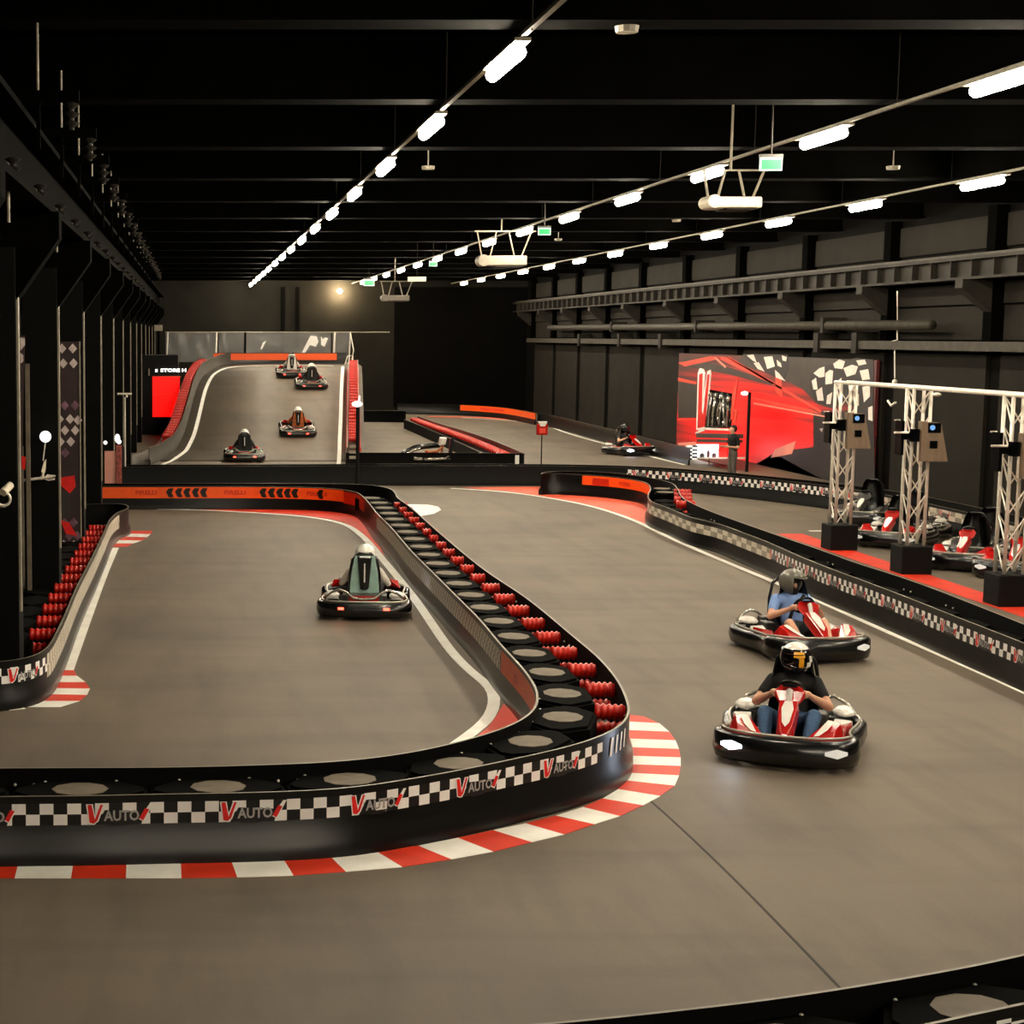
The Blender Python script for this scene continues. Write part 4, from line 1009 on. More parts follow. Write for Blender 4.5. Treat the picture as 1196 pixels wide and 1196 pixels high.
# ------------------------------------------------------------------ truss towers
TW = [(F(986,643,0).y+.25, 12.81), (F(1070,671,0).y+.25, 12.81), (F(1182,709,0).y+.25, 12.81)]
zbar = 3.27
for i, (y, x) in enumerate(TW):
    wh = ['first and farthest','second','third and nearest'][i]
    t = empty('truss_tower', (x,y,0), 0, 'white lattice truss tower on a black base, %s from the camera side' % wh if False else ['farthest white lattice truss tower, in front of the flag end of the billboard','middle white lattice truss tower between the parked karts','nearest white lattice truss tower at the right edge'][i], 'truss', 'white truss towers')
    b = MB(); b.b2(-.27,.27,-.27,.27,0,.5); b.build('base','base_black',t,bevel=.02)
    h = .15
    for sx in (-1,1):
        for sy in (-1,1):
            b = MB(); b.cyl((sx*h,sy*h,.5),(sx*h,sy*h,zbar),.03,seg=10); b.build('chord','truss_white',t,smooth=True)
    b = MB(); n = 6; dz = (zbar-.5)/n
    for k in range(n):
        z0 = .5+dz*k; z1 = z0+dz; s = 1
        for (a, c) in (((-h*s,-h),(h*s,-h)),((h*s,h),(-h*s,h)),((-h,-h*s),(-h,h*s)),((h,h*s),(h,-h*s))): b.cyl((a[0],a[1],z0),(c[0],c[1],z1),.013,seg=6)
    b.build('lattice','truss_white',t)
    # kiosk terminal on each
    k = empty('lap_timer_kiosk', (x-.11, y-.32, 0), 0, ['beige timing kiosk box hanging on the farthest truss tower','beige timing kiosk box hanging on the middle truss tower','beige timing kiosk box hanging on the nearest truss tower'][i], 'kiosk', 'kiosk boxes on the trusses')
    za, zb3 = 2.02, 2.72
    b = MB(); b.hull([(.0,-.12,zb3),(.34,-.12,zb3-.03),(.0,.04,zb3),(.34,.04,zb3-.03),(-.0,-.2,za),(.45,-.2,za),(-.0,.06,za),(.45,.06,za),(.41,-.16,za+.25),(.41,.06,za+.25)]); b.build('housing','kiosk_grey',k,bevel=.01)
    b = MB(); b.b2(.1,.32,-.155,-.125,zb3-.2,zb3-.03); b.build('screen','screen_black',k)
    b = MB(); b.cyl((.17,-.165,zb3-.11),(.17,-.154,zb3-.11),.045,seg=14); b.build('screen_logo','screen_blue',k)
    b = MB(); b.b2(.13,.26,-.185,-.145,zb3-.47,zb3-.34); b.build('card_reader','screen_black',k)
    b = MB(); b.b2(-.14,-.01,-.08,.05,zb3-.36,zb3-.14); b.b2(-.30,-.25,-.0,.28,zb3-.6,zb3-.0); b.b2(-.25,-.12,.0,.04,zb3-.33,zb3-.2); b.build('side_monitor','screen_black',k)
    b = MB(); b.tube([(-.45,-.05,zb3-.2),(-.2,-.05,zb3-.2)],.02,6); b.tube([(-.02,-.05,zb3-.3),(-.02,-.05,za)],.02,6); b.tube([(-.32,.28,zb3),(-.22,.28,zb3)],.014,6); b.build('bracket','truss_white',k)
t = empty('truss_beam', (0,0,0), 0, 'long white horizontal beam joining the tops of the truss towers', 'beam')
b = MB(); 
for dx in (-.12,.12): b.cyl((12.81+dx,14,zbar+.02),(12.81+dx,TW[0][0]+.25,zbar+.02),.035,seg=10)
b.build('rail','truss_white',t,smooth=True)
b = MB(); y = 14.2
while y < TW[0][0]: b.cyl((12.69,y,zbar+.02),(12.93,y+.3,zbar+.02),.014,seg=6); y += .6
b.sph((12.6,TW[1][0]-1.2,zbar-.06),.05,(1.6,1.6,.7),8,6)
b.build('crosspiece','truss_white',t)

# ------------------------------------------------------------------ karts
def sym(pts):
    """mirror a right-hand outline (front to back) into a closed loop"""
    return pts + [(-x, y) for x, y in reversed(pts) if abs(x) > 1e-6]
def loop_spline(pts, per=6):
    q = spline(pts, step=.09, closed=True); return [(float(a), float(b)) for a, b in q]
BUMP = sym([(0,1.06),(.28,1.045),(.52,.98),(.67,.83),(.70,.62),(.655,.38),(.64,.12),(.69,-.12),(.72,-.42),(.72,-.72),(.64,-.92),(.42,-.99),(0,-1.0)])
def loft_loop(b, path, prof, zf=lambda x, y: 0):
    """closed sweep: prof is a closed list of (outward, z)"""
    n = len(path); bm = b.bm; rings = []; n0 = len(bm.faces)
    for i in range(n):
        a = Vector(path[i-1]); c = Vector(path[(i+1) % n]); t = (c-a).normalized(); o = Vector((t.y, -t.x)); p = Vector(path[i])
        if o.dot(p) < 0 and False: o = -o
        rings.append([bm.verts.new((p.x-o.x*q, p.y-o.y*q, z+zf(p.x,p.y)*(z > .2))) for q, z in prof])
    k = len(prof)
    for i in range(n):
        for j in range(k): bm.faces.new((rings[i][j], rings[i][(j+1)%k], rings[(i+1)%n][(j+1)%k], rings[(i+1)%n][j]))
    b._tagf(n0)
LP = loop_spline(BUMP)
def kart(lab, loc, head, tilt=0, seat='kart_black', panel=None, detail=2, head_on=True, group='racing karts', z=0, nose='kart_red'):
    t = empty('racing_kart', (loc[0], loc[1], z), head, lab, 'go-kart', group); t.rotation_euler = (tilt, 0, head)
    b = MB(); loft_loop(b, LP, [(-.0,.05),(-.05,.09),(-.055,.17),(-.02,.235),(.02,.25),(.075,.22),(.085,.12),(.06,.05)], lambda x,y: .05 if y > .6 else 0)
    b.build('bumper','kart_black',t,smooth=True)
    lo_ = [Vector((x,y,.262+(.05 if y > .6 else 0))) for x,y in LP]
    for _ in range(3): lo_ = [(lo_[i-1]+lo_[i]*2+lo_[(i+1)%len(lo_)])/4 for i in range(len(lo_))]
    b = MB(); b.tube(lo_, .013, 6, closed=True); b.build('bumper_trim','trim_chrome',t,smooth=True)
    if detail > 1:
        b = MB(); mid = [(x*1.055,y*1.045,.135) for x,y in LP if y < .55 and abs(x) > .6 and x > 0]; b.tube(mid,.009,6); b.build('side_trim','trim_chrome',t,smooth=True)
        b = MB(); b.tube([(-x,y,z_) for x,y,z_ in mid],.009,6); b.build('side_trim','trim_chrome',t,smooth=True)
    b = MB(); b.box((0,.1,.07),(.74,1.7,.03)); b.build('floor_tray','kart_black',t)
    b = MB()
    for s in (-1,1): b.tube([(s*.3,.9,.12),(s*.34,.4,.11),(s*.3,-.2,.11),(s*.36,-.85,.14)],.018,8)
    for y in (.55,.0,-.62): b.tube([(-.5,y,.12),(.5,y,.12)],.016,8)
    b.build('frame','silver',t,smooth=True)
    for sx, sy, r, w in ((-1,.6,.125,.12),(1,.6,.125,.12),(-1,-.62,.14,.19),(1,-.62,.14,.19)):
        x = sx*(.50 if sy > 0 else .53)
        b = MB(); b.tube([(x-w/2,sy,r),(x-w/2+.02,sy,r),(x+w/2-.02,sy,r),(x+w/2,sy,r)], r, 20, rr=[r-.03,r,r,r-.03]); wl = b.build('wheel','tyre',t,auto=50)
        if detail > 1: b = MB(); b.cyl((x-w/2-.004,sy,r),(x+w/2+.004,sy,r),.065,seg=14); b.build('rim','rim',wl,auto=50)
    # front covers, nose cone
    for s in (-1,1):
        b = MB(); b.hull([(s*.20,.98,.27),(s*.50,.93,.27),(s*.62,.72,.27),(s*.60,.50,.30),(s*.30,.93,.31),(s*.52,.80,.36),(s*.56,.60,.40),(s*.44,.50,.41),(s*.34,.62,.33),(s*.24,.88,.29)])
        c = b.build('front_cover',nose,t,bevel=.015)
        if detail > 1: b = MB(); b.hull([(s*.30,.945,.315),(s*.36,.93,.325),(s*.50,.62,.415),(s*.43,.58,.42),(s*.33,.85,.335),(s*.44,.82,.365)]); b.build('cover_stripe','kart_white',c)
    b = MB(); b.hull([(-.035,.99,.24),(.035,.99,.24),(-.10,.86,.28),(.10,.86,.28),(-.075,.86,.40),(.075,.86,.40),(-.12,.40,.44),(.12,.40,.44),(-.10,.42,.55),(.10,.42,.55),(-.03,.99,.31),(.03,.99,.31)])
    n = b.build('nose_cone',nose,t,bevel=.015)
    b = MB(); b.hull([(-.04,.85,.412),(.04,.85,.412),(-.065,.60,.50),(.065,.60,.50),(-.04,.46,.548),(.04,.46,.548),(0,.92,.38),(0,.7,.44)]); b.build('nose_stripe','kart_white',n)
    b = MB(); b.hull([(-.10,.40,.50),(.10,.40,.50),(-.17,.30,.62),(.17,.30,.62),(-.11,.24,.66),(.11,.24,.66),(-.16,.33,.56),(.16,.33,.56),(-.07,.26,.5),(.07,.26,.5)]); d = b.build('dashboard',nose,t,bevel=.012)
    b = MB(); b.box((0,.30,.665),(.16,.08,.012)); b.build('display','screen_black',d)
    if detail > 1: b = MB(); b.hull([(-.03,.43,.54),(.03,.43,.54),(-.035,.36,.64),(.035,.36,.64),(0,.38,.66),(0,.40,.56)]); b.build('dash_stripe','kart_white',d)
    b = MB(); c_ = Vector((0,.13,.60)); ax = Matrix.Rotation(math.radians(50),4,'X')
    ring = [c_+ax @ Vector((.145*math.cos(a),.125*math.sin(a),0)) for a in [2*PI*k/24 for k in range(24)]]
    b.tube(ring,.017,8,closed=True); b.tube([ring[0],c_,ring[12]],.014,6); b.tube([c_,ring[18]],.014,6); b.tube([c_,(0,.42,.33),(0,.6,.12)],.018,8); b.build('steering_wheel','kart_black',t,smooth=True)
    # side pods
    for s in (-1,1):
        b = MB(); b.hull([(s*.44,.18,.12),(s*.62,.10,.14),(s*.67,-.35,.14),(s*.44,-.35,.12),(s*.46,.10,.22),(s*.58,.05,.23),(s*.66,-.3,.30),(s*.46,-.3,.31)])
        sp = b.build('side_pod','kart_white',t,bevel=.03)
        b = MB(); b.hull([(s*.60,.12,.13),(s*.64,-.02,.13),(s*.60,.06,.30),(s*.655,-.16,.30),(s*.45,.17,.14),(s*.45,.10,.28),(s*.66,-.16,.14)]); b.build('pod_front',nose,sp)
        b = MB(); b.hull([(s*(.55+.13*math.cos(a)), -.62+.2*math.sin(a), z_) for z_, in ((.30,),(.33,)) for a in [2*PI*k/12 for k in range(12)]]+[(s*(.55+.08*math.cos(a)), -.62+.13*math.sin(a), .365) for a in [2*PI*k/10 for k in range(10)]]); b.build('rear_fender','kart_white' if detail != 3 else 'silver',t,bevel=.02)
    # seat
    b = MB(); bm = b.bm; pr = [(.50,.12,.24),(.10,.115,.25),(-.12,.13,.26),(-.26,.22,.26),(-.36,.42,.25),(-.43,.64,.24),(-.47,.80,.20),(-.48,.88,.14)]
    pr = [(.10,.11,.25),(-.10,.12,.27),(-.26,.20,.27),(-.36,.42,.26),(-.42,.62,.24),(-.46,.80,.19),(-.47,.88,.13)]
    g = []
    for y,z_,w in pr:
        row = []
        for k in range(9):
            a = -1+2*k/8; e = a*a*a*a; row.append(bm.verts.new((a*w, y+(.16*e if z_ > .3 else 0), z_+(.20*e if z_ < .3 else .03*e))))
        g.append(row)
    fs = [bm.faces.new((g[i][j],g[i][j+1],g[i+1][j+1],g[i+1][j])) for i in range(len(g)-1) for j in range(8)]
    bmesh.ops.solidify(bm, geom=fs, thickness=.025); b.build('seat',seat,t,smooth=True)
    # roll panel behind the seat
    b = MB(); b.tube([(-.26,-.58,.15),(-.25,-.58,.60),(-.21,-.57,.80),(-.10,-.56,.885),(.10,-.56,.885),(.21,-.57,.80),(.25,-.58,.60),(.26,-.58,.15)],.024,8)
    b.build('roll_hoop','kart_black',t,smooth=True)
    if panel:
        b = MB(); b.hull([(-.25,-.615,.34),(.25,-.615,.34),(-.17,-.60,.86),(.17,-.60,.86),(-.25,-.59,.34),(.25,-.59,.34),(-.17,-.575,.86),(.17,-.575,.86),(-.24,-.61,.55),(.24,-.61,.55)]); pn = b.build('back_panel',panel,t,bevel=.01)
        b = MB(); b.hull([(-.07,-.66,.42),(.07,-.66,.42),(-.09,-.65,.6),(.09,-.65,.6),(-.11,-.66,.84),(.11,-.66,.84),(-.08,-.61,.40),(.08,-.61,.40),(-.13,-.61,.86),(.13,-.61,.86),(0,-.67,.38)]); b.build('head_pad','kart_black',pn,bevel=.02)
        b = MB(); b.tube([(0,-.675,.5),(0,-.67,.76)],.012,6); b.build('pad_stripe','decal_white',pn)
    # drive box, rear rail, lights
    b = MB(); b.box((.0,-.80,.24),(.62,.22,.22)); b.box((.3,-.5,.22),(.16,.3,.2)); b.box((-.3,-.5,.22),(.16,.3,.2)); b.build('motor_box','kart_grey',t,bevel=.02)
    b = MB(); b.box((0,-.915,.30),(.5,.02,.07)); b.build('number_plate',nose,t)
    b = MB(); rl = [(-.66,-.80,.30),(-.56,-.86,.37),(-.42,-.90,.42),(-.30,-.93,.39),(-.18,-.96,.31),(0,-.97,.295),(.18,-.96,.31),(.30,-.93,.39),(.42,-.90,.42),(.56,-.86,.37),(.66,-.80,.30)]
    b.tube(rl,.018,8); b.build('rear_rail','silver',t,smooth=True)
    def lamp(name, m, pts, z0, z1, th=.012):
        b = MB(); bm = b.bm; rows = []
        for i, (x, y) in enumerate(pts):
            a = Vector(pts[max(i-1,0)]); c = Vector(pts[min(i+1,len(pts)-1)]); tt = (c-a).normalized(); o = Vector((tt.y,-tt.x))
            if o.dot(Vector((x, y))) < 0: o = -o
            q0 = Vector((x,y))+o*.072; q1 = Vector((x,y))+o*(.086+th); f = 1-abs(i/(len(pts)-1)*2-1)**2
            zc = (z0+z1)/2; hh = (z1-z0)/2*(.35+.65*f)
            rows.append([bm.verts.new((p.x,p.y,z)) for p, z in ((q0,zc-hh),(q1,zc-hh),(q1,zc+hh),(q0,zc+hh))])
        for i in range(len(rows)-1):
            for j in range(4): bm.faces.new((rows[i][j],rows[i][(j+1)%4],rows[i+1][(j+1)%4],rows[i+1][j]))
        bm.faces.new(rows[0]); bm.faces.new(rows[-1][::-1]); b.build(name, m, t)
    for s in (-1,1):
        lamp('tail_lamp','tail_red',[(x,y) for x,y in LP if y < -.9 and .26 < s*x < .44],.13,.22)
        lamp('headlamp','lamp_on' if (s == 1 and head_on) else 'lamp_side',[(x,y) for x,y in LP if y > .8 and .34 < s*x < .66],.15,.235)
    SX, SY, SZ = .88, .82, 1.08          # the real kart is shorter and narrower than its drawing grid
    for o in list(t.children_recursive):
        me = o.data; n = len(me.vertices); co = np.empty(n*3); me.vertices.foreach_get('co', co); co = co.reshape(-1,3)
        if o.name.startswith(('wheel','rim')):
            c = (co.max(0)+co.min(0))/2; co += np.array((c[0]*(SX-1), c[1]*(SY-1), 0))
        else: co *= np.array((SX, SY, SZ))
        me.vertices.foreach_set('co', co.ravel()); me.update()
    return t

# ------------------------------------------------------------------ people
_bodies = {}
def body_mesh(key, bones, mats, vox):
    """bones: (p0, r0, p1, r1, material index, z-independent priority). One continuous skin by voxel union."""
    if key in _bodies: return _bodies[key]
    b = MB()
    for bn in bones:
        p0, r0, p1, r1 = bn[:4]; p0 = Vector(p0); p1 = Vector(p1); L = (p1-p0).length
        sg = 16 if min(r0, r1) > .02 else 10
        b.sph(p0, r0, seg=sg, rings=sg//2+2); b.sph(p1, r1, seg=sg, rings=sg//2+2)
        if L > 1e-4: b.cyl(p0, p1, r0, r1, seg=sg)
    me = b.mesh('body', []); o = bpy.data.objects.new('tmp', me); TS = bpy.data.scenes.new('tmp'); TS.collection.objects.link(o)
    md = o.modifiers.new('r','REMESH'); md.mode = 'VOXEL'; md.voxel_size = vox
    s_ = o.modifiers.new('s','SMOOTH'); s_.iterations = 3; s_.factor = .5
    TS.view_layers[0].update(); dg = TS.view_layers[0].depsgraph
    me2 = bpy.data.meshes.new_from_object(o.evaluated_get(dg)); bpy.data.objects.remove(o); bpy.data.scenes.remove(TS)
    me2.name = 'body'
    for m in mats: me2.materials.append(M[m])
    n = len(me2.polygons); c = np.empty(n*3); me2.polygons.foreach_get('center', c); c = c.reshape(-1,3)
    best = np.full(n, 1e9); mi = np.zeros(n, int)
    for bn in bones:
        a = np.array(bn[0]); d = np.array(bn[2])-a; L2 = max(1e-9, d@d)
        tt = np.clip((c-a)@d/L2, 0, 1); r = bn[1]+(bn[3]-bn[1])*tt
        dist = np.linalg.norm(c-(a+tt[:,None]*d), axis=1)-r
        k = dist < best; best[k] = dist[k]; mi[k] = bn[4]
    me2.polygons.foreach_set('material_index', mi.astype(np.int32)); me2.polygons.foreach_set('use_smooth', [True]*n); me2.update()
    _bodies[key] = me2; return me2
def lerp(a, c, f): return tuple(a[i]+(c[i]-a[i])*f for i in range(3))
def seated_bones(sleeve=.55, leg_skin=False, turn=0, hands=True, arm_skin=True, elbow_out=.33):
    # materials: 0 skin, 1 shirt, 2 trousers, 3 shoes, 4 balaclava/neck
    hip = (0,-.24,.22); ch = (0,-.33,.50); up = (0,-.33,.62); nk = (0,-.31,.73); hd = (turn*.02,-.28,.85)
    B = [(hip,.145,(0,-.27,.34),.135,2),((0,-.28,.36),.14,ch,.155,1),(ch,.155,up,.135,1),((-.12,-.32,.62),.085,(.12,-.32,.62),.085,1),(up,.07,nk,.055,0),(hd,.095,(hd[0],hd[1]+.015,hd[2]-.06),.075,0),
         ((hd[0],hd[1]+.085,hd[2]-.005),.018,(hd[0],hd[1]+.108,hd[2]-.035),.016,0),((hd[0]-.09,hd[1],hd[2]-.01),.02,(hd[0]-.092,hd[1],hd[2]-.03),.015,0),((hd[0]+.09,hd[1],hd[2]-.01),.02,(hd[0]+.092,hd[1],hd[2]-.03),.015,0)]
    for s in (-1,1):
        sh = (s*.19,-.32,.63); el = (s*elbow_out,-.16,.44); wr = (s*.18,.06,.565)
        m = lerp(sh, el, sleeve)
        B += [(sh,.072,m,.062,1),(m,.050 if arm_skin else .058,el,.043,0 if arm_skin else 1),(el,.045,lerp(el,wr,.4),.043,0 if arm_skin else 1),(lerp(el,wr,.4),.043,wr,.029,0 if arm_skin else 1)]
        palm = (s*.155,.105,.595)
        B += [(wr,.027,palm,.033,0)]
        if hands:
            for k in range(4):
                z0 = .612-.017*k; ln = (.030,.034,.032,.026)[k]
                a = (s*.150,.135,z0+.012); c = (s*(.150-.004),.135+ln,z0+.006); e = (s*(.150-.030),.135+ln*.85,z0); f_ = (s*.112,.135+ln*.35,z0-.002)
                B += [(palm,.012,a,.0095,0),(a,.0092,c,.0088,0),(c,.0086,e,.0082,0),(e,.0080,f_,.0072,0)]
            B += [((s*.145,.095,.61),.013,(s*.122,.110,.625),.0105,0),((s*.122,.110,.625),.010,(s*.105,.128,.618),.0085,0)]
        hp = (s*.09,-.22,.22); kn = (s*.22,.17,.40); an = (s*.18,.47,.18)
        if leg_skin:
            q = lerp(hp,kn,.80)
            B += [(hp,.095,q,.078,2),(q,.062,kn,.058,0),(kn,.057,lerp(kn,an,.35),.056,0),(lerp(kn,an,.35),.056,an,.038,0)]
        else:
            B += [(hp,.095,kn,.070,2),(kn,.068,lerp(kn,an,.35),.064,2),(lerp(kn,an,.35),.064,an,.048,2)]
        B += [(an,.044,(s*.18,.51,.14),.045,3),((s*.18,.49,.135),.042,(s*.185,.60,.20),.040,3),((s*.185,.60,.20),.040,(s*.185,.635,.245),.032,3)]
    return B
def helmet(parent, c, colours, full=True, rz=0, deco=None, ball=1.1):
    """crash helmet: shell with face opening, visor, chin bar"""
    b = MB(); bm = b.bm; R = .138*ball; ns, nr = 28, 16; g = []
    for i in range(nr+1):
        ph = -1.15+(PI/2+1.15)*i/nr; row = []
        for k in range(ns):
            a = 2*PI*k/ns; x = math.sin(a)*math.cos(ph)*R*.93; y = math.cos(a)*math.cos(ph)*R*1.08; z = math.sin(ph)*R*1.02
            if z < -.05 and y > 0 and full: y *= 1.12; z *= .96
            row.append(bm.verts.new((x,y,z)))
        g.append(row)
    for i in range(nr):
        ph = -1.15+(PI/2+1.15)*(i+.5)/nr
        for k in range(ns):
            a = 2*PI*(k+.5)/ns; da = min(a, 2*PI-a)
            if full:
                if -.28 < ph < .42 and da < 1.05: continue
            else:
                if ph < .40 and da < 1.15: continue
            f = bm.faces.new((g[i][k],g[i][(k+1)%ns],g[i+1][(k+1)%ns],g[i+1][k]))
            if ph > .72 and len(colours) > 1: f.material_index = 1
            if len(colours) > 2 and not full: pass
    bmesh.ops.remove_doubles(bm, verts=bm.verts, dist=1e-5)
    bmesh.ops.solidify(bm, geom=list(bm.faces), thickness=.008)
    h = b.build('helmet',list(colours),parent,smooth=True,loc=c,rz=rz)
    if full:
        b = MB(); bm = b.bm; g = []
        for i in range(9):
            ph = -.32+.78*i/8; g.append([bm.verts.new((math.sin(a)*math.cos(ph)*R*.945, math.cos(a)*math.cos(ph)*R*1.10, math.sin(ph)*R*1.02)) for a in [-1.12+2.24*k/12 for k in range(13)]])
        for i in range(8):
            for k in range(12): bm.faces.new((g[i][k],g[i][k+1],g[i+1][k+1],g[i+1][k]))
        b.build('visor','visor',h,smooth=True)
    else:
        b = MB(); b.hull([(-.10,.085,.055),(.10,.085,.055),(-.07,.17,.045),(.07,.17,.045),(-.10,.08,.072),(.10,.08,.072),(-.07,.16,.06),(.07,.16,.06)]); b.build('peak','helmet_grey',h,bevel=.006)
        b = MB(); b.box((0,.128,.075),(.12,.02,.022)); b.build('peak_badge','projector_white',h)
    if deco == 'yellow':
        b = MB(); 
        def patch(a0,a1,p0,p1,n=4):
            gg = []; 
            for i in range(n+1):
                ph = p0+(p1-p0)*i/n; gg.append([b.bm.verts.new((math.sin(a)*math.cos(ph)*R*1.035, math.cos(a)*math.cos(ph)*R*1.185, math.sin(ph)*R*1.10)) for a in [a0+(a1-a0)*k/n for k in range(n+1)]])
            for i in range(n):
                for k in range(n): b.bm.faces.new((gg[i][k],gg[i][k+1],gg[i+1][k+1],gg[i+1][k]))
        patch(-.35,.35,.40,.56); patch(-.35,.35,.22,.34); patch(-.28,.02,-.5,.2); b.build('yellow_stripes','helmet_yellow',h,smooth=True)
        b = MB(); patch(-.98,-.68,-.05,.3); patch(-.85,-.5,-.35,-.05); patch(-.62,-.36,-.62,-.35); b.build('white_flash','helmet_white',h,smooth=True)
    return h
def driver(lab, kt, mats, key, helm, full=True, sleeve=.55, leg_skin=False, vox=.016, turn=0, deco=None, hands=True, arm_skin=True, bal=False, hr=0, elbow=.33):
    t = empty('person', kt.location.copy(), 0, lab, 'person', None); t.rotation_euler = kt.rotation_euler.copy(); t.scale = (1.06,1.06,1.06)
    t.location = kt.location+kt.rotation_euler.to_matrix() @ Vector((0,.05,0))
    B = seated_bones(sleeve, leg_skin, turn, hands, arm_skin, elbow); ms = list(mats)
    if bal:
        ms.append('tee_black'); hd = (turn*.02,-.28,.85)
        B += [((hd[0],hd[1]+.03,hd[2]-.075),.073,(0,-.30,.725),.075,4),((hd[0],hd[1]+.0,hd[2]-.0),.101,(hd[0],hd[1]-.02,hd[2]-.04),.098,4)]
    me = body_mesh(key, B, ms, vox)
    o = bpy.data.objects.new('body', me); COL.objects.link(o); o.parent = t
    h = helmet(t, (turn*.02,-.275,.862), helm, full, hr, deco)
    if not full:
        b = MB()
        for s in (-1,1): b.sph((s*.032,-.28+.088,.862),.012,seg=8,rings=6)
        b.build('eyes','screen_black',t)
        b = MB(); b.tube([(-.11,-.18,.70),(-.03,-.155,.60),(.06,-.13,.50),(.10,-.10,.42)],.022,8); b.build('harness_strap','tee_black',t,smooth=True)
    else:
        b = MB()
        for s in (-1,1): b.sph((s*.032,-.28+.088,.862),.011,seg=6,rings=4)
        b.build('eyes','screen_black',t)
    return t

def hd_(dx, dy): return math.atan2(-dx, dy)     # heading so that local +Y points along (dx,dy)
p1 = F(922,877,0); k1 = kart('black and red kart with bright headlamp, nearest the camera, driver in black shirt', p1, hd_(-.40,-.92), detail=2)
driver('person in black t-shirt, jeans and black white yellow helmet driving the nearest kart', k1, ['skin','tee_black','jeans','shoe_brown'], 'd1', ['helmet_black','helmet_white'], deco='yellow', vox=.0095, hr=.25, turn=-.5)
p2 = F(932,761,0); k2 = kart('black and red kart seen from its side front, driver in blue shirt', p2, hd_(.08,-1), detail=2, head_on=False)
driver('person in light blue shirt, dark shorts and grey helmet driving the second kart', k2, ['skin','tee_blue','shorts_dark','shoe_dark'], 'd2', ['helmet_grey'], full=False, leg_skin=True, vox=.0095, bal=True, hr=.75, turn=.3)
p3 = F(426,715,0); k3 = kart('black kart with glowing red tail lamps and pale green seat back in the left loop', p3, hd_(.12,1), detail=2, panel='teal')
driver('person in white helmet seen from behind in the kart of the left loop', k3, ['skin','suit_white','suit_dark','shoe_dark'], 'd3', ['helmet_white'], arm_skin=False, vox=.014, hands=True)
def on_ramp(px, py): Y = invY(py); p = V(px, py, Y); return Vector((p.x, Y, 0)), prof(Y)+.015, math.atan2(prof(Y+.9)-prof(Y-.9), 1.8)
FK = [(285,538,'black kart with dark seat panel at the foot of the ramp','kart_black',('helmet_white',),'person in black jacket and white helmet in the kart at the ramp foot','suit_dark'),
      (347,507,'kart with orange brown back panel halfway up the ramp','jacket_orange',('helmet_white',),'person in orange brown jacket and white helmet in the middle ramp kart','jacket_orange'),
      (363,453,'kart with dark grey panel near the top right of the ramp','suit_dark',('helmet_white',),'person in grey jacket in the right one of the two upper ramp karts','suit_dark'),
      (340,440,'highest and farthest kart on the ramp, left of the grey one','kart_white',('helmet_white','helmet_black'),'person in white jacket in the farthest kart on the ramp','suit_white')]
for i, (px, py, lab, pan, hl, dl, jm) in enumerate(FK):
    p, z, ti = on_ramp(px, py); k = kart(lab, p, 0, tilt=ti, detail=1, panel=pan if pan != 'kart_black' else 'kart_black', z=z, group='racing karts on the ramp')
    driver(dl, k, ['skin',jm,'suit_dark','shoe_dark'], 'r%d' % i, list(hl), vox=.03, hands=False, arm_skin=False)
p8 = F(734,531,0); k8 = kart('dark kart with white headlamp on the far track by the right wall', p8, hd_(.35,-1), detail=1, group='racing karts')
driver('person in dark clothes and black helmet in the far kart by the right wall', k8, ['skin','suit_dark','suit_dark','shoe_dark'], 'f8', ['helmet_black'], vox=.03, hands=False, sleeve=.5)
# parked karts behind the trusses
PK = [(1012,611,.55,'parked kart directly behind the farthest truss tower'),(1036,636,.55,'parked kart with red nose left of the middle truss tower'),(1062,628,.55,'parked kart half hidden behind the middle truss tower'),
      (1118,662,.55,'parked kart with red and white nose between the middle and nearest towers'),(1150,655,.55,'parked kart behind the red nosed one beside the nearest tower'),(1192,672,.55,'parked kart cut by the right picture edge behind the nearest tower')]
for x, y, h, lab in PK:
    p = F(x, y, 0); p.x = max(p.x, 14.2); kart(lab, p, hd_(-.75,-1), detail=1, head_on=False, group='parked karts in the pit lane', panel='kart_black', nose='kart_red' if PK.index((x,y,h,lab)) in (1,3,5) else 'kart_grey')
# bare kart behind the cross barrier
p = F(500,549,0)
t = empty('bare_kart', (p.x,p.y,.0), 0, 'bare kart chassis with orange frame and white seat behind the long black barrier', 'go-kart')
s = p.y/2000
b = MB(); b.tube([(-38*s,0,8*s),(-28*s,0,17*s),(-18*s,0,23*s),(-10*s,0,25*s)],.05,8); b.build('front_hoop','silver',t,smooth=True)
b = MB(); b.tube([(-40*s,.2,6*s),(-26*s,.2,21*s),(-14*s,.2,26*s),(14*s,.2,29*s)],.09,8); b.build('bodywork_edge','kart_black',t,smooth=True)
b = MB(); b.tube([(-4*s,-.1,23*s),(8*s,-.1,16*s),(14*s,-.1,19*s),(17*s,-.1,29*s),(10*s,-.1,22*s),(-2*s,-.1,21*s),(6*s,-.1,14*s)],.05,8); b.build('tube_frame','jacket_orange',t,smooth=True)
b = MB(); b.hull([(12*s,-.15,29*s),(19*s,-.15,30*s),(14*s,-.15,38*s),(21*s,-.15,38*s),(12*s,.3,29*s),(19*s,.3,30*s),(14*s,.3,38*s),(21*s,.3,38*s)]); b.build('seat_back','kart_white',t,bevel=.03)
b = MB(); b.hull([(24*s,0,18*s),(28*s,0,18*s),(26*s,0,37*s),(30*s,0,37*s),(24*s,.2,18*s),(28*s,.2,18*s),(26*s,.2,37*s),(30*s,.2,37*s)]); b.build('side_panel','kart_black',t)
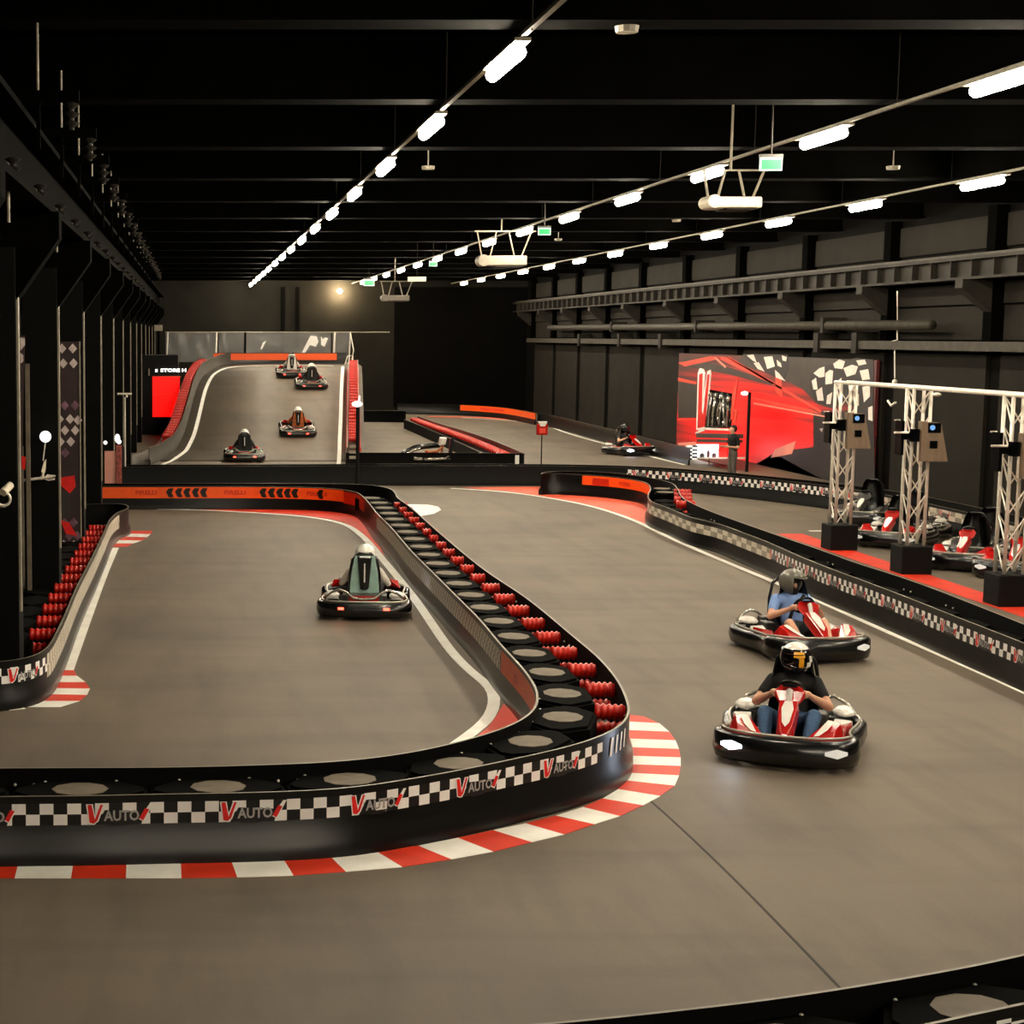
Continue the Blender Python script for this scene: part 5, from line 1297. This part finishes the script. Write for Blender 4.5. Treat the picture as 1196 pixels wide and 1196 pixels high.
b = MB(); b.tube([(-18*s,-.2,14*s),(-8*s,-.2,13*s)],.06,8); b.tube([(-6*s,-.25,13*s),(20*s,-.25,14*s)],.045,8); b.tube([(20*s,-.2,16*s),(28*s,-.2,18*s),(34*s,-.2,16*s),(30*s,-.2,13*s),(22*s,-.2,14*s)],.045,8); b.build('side_bars','silver',t,smooth=True)
b = MB()
for x in (-24,26): b.tube([(x*s,.3,.14),(x*s,.5,.14)],.14,16)
b.build('wheels','tyre',t); b = MB(); b.box((0,.25,.16),(64*s,.3,.06)); b.box((-10*s,.25,.28),(2*s,.1,.2)); b.box((16*s,.1,.45),(2*s,.1,.6)); b.box((-38*s,.1,.2),(2*s,.1,.15)); b.build('floor_tray','kart_black',t)

# standing person before the billboard
p = F(855,557,0); p.x = 16.9; 
tq = W(855,557,15.4); 
t = empty('person', (15.4, tq.y, 0), hd_(-.9,-.25), 'person standing in black t-shirt and grey trousers in front of the display', 'person')
B = [((0,0,.93),.13,(0,0,1.08),.125,2),((0,0,1.10),.135,(0,.01,1.32),.15,1),((0,.01,1.32),.14,(0,0,1.42),.10,1),((-.13,0,1.40),.07,(.13,0,1.40),.07,1),((0,0,1.42),.055,(0,.02,1.54),.052,0),((0,.03,1.64),.092,(0,.045,1.58),.07,0),((0,.115,1.63),.016,(0,.135,1.60),.014,0),((0,.0,1.67),.100,(0,-.01,1.64),.098,4)]
for s_ in (-1,1):
    B += [((s_*.19,0,1.39),.062,(s_*.24,-.02,1.20),.055,1),((s_*.24,-.02,1.20),.045,(s_*.25,-.02,1.10),.040,0),((s_*.25,-.02,1.10),.040,(s_*.16,.22,1.12),.028,0),((s_*.16,.22,1.12),.028,(s_*.13,.30,1.13),.032,0),
          ((s_*.09,0,.90),.09,(s_*.10,.02,.50),.065,2),((s_*.10,.02,.50),.065,(s_*.11,-.02,.09),.05,2),((s_*.11,-.02,.06),.045,(s_*.12,.14,.045),.042,3)]
    for k in range(4): B += [((s_*.13,.30,1.145-.015*k),.010,(s_*.11,.37,1.145-.018*k),.008,0)]
    B += [((s_*.13,.27,1.15),.011,(s_*.10,.31,1.175),.009,0)]
t.scale = (.95,.95,.95)
me = body_mesh('stand', B, ['skin','tee_black','trouser_grey','shoe_brown','hair'], .014); o = bpy.data.objects.new('body', me); COL.objects.link(o); o.parent = t

# ------------------------------------------------------------------ world and view
w = bpy.data.worlds.new('world'); SC.world = w; w.use_nodes = True
w.node_tree.nodes['Background'].inputs[0].default_value = (.05,.045,.04,1); w.node_tree.nodes['Background'].inputs[1].default_value = .1
vs = SC.view_settings; vs.view_transform = 'Standard'; vs.look = 'None'; vs.gamma = 1; vs.use_curve_mapping = False
vs.exposure = 1.9
SC.cycles.use_denoising = True; SC.cycles.use_light_tree = True; SC.cycles.max_bounces = 6; SC.cycles.sample_clamp_indirect = 4; SC.cycles.caustics_reflective = False; SC.cycles.caustics_refractive = False
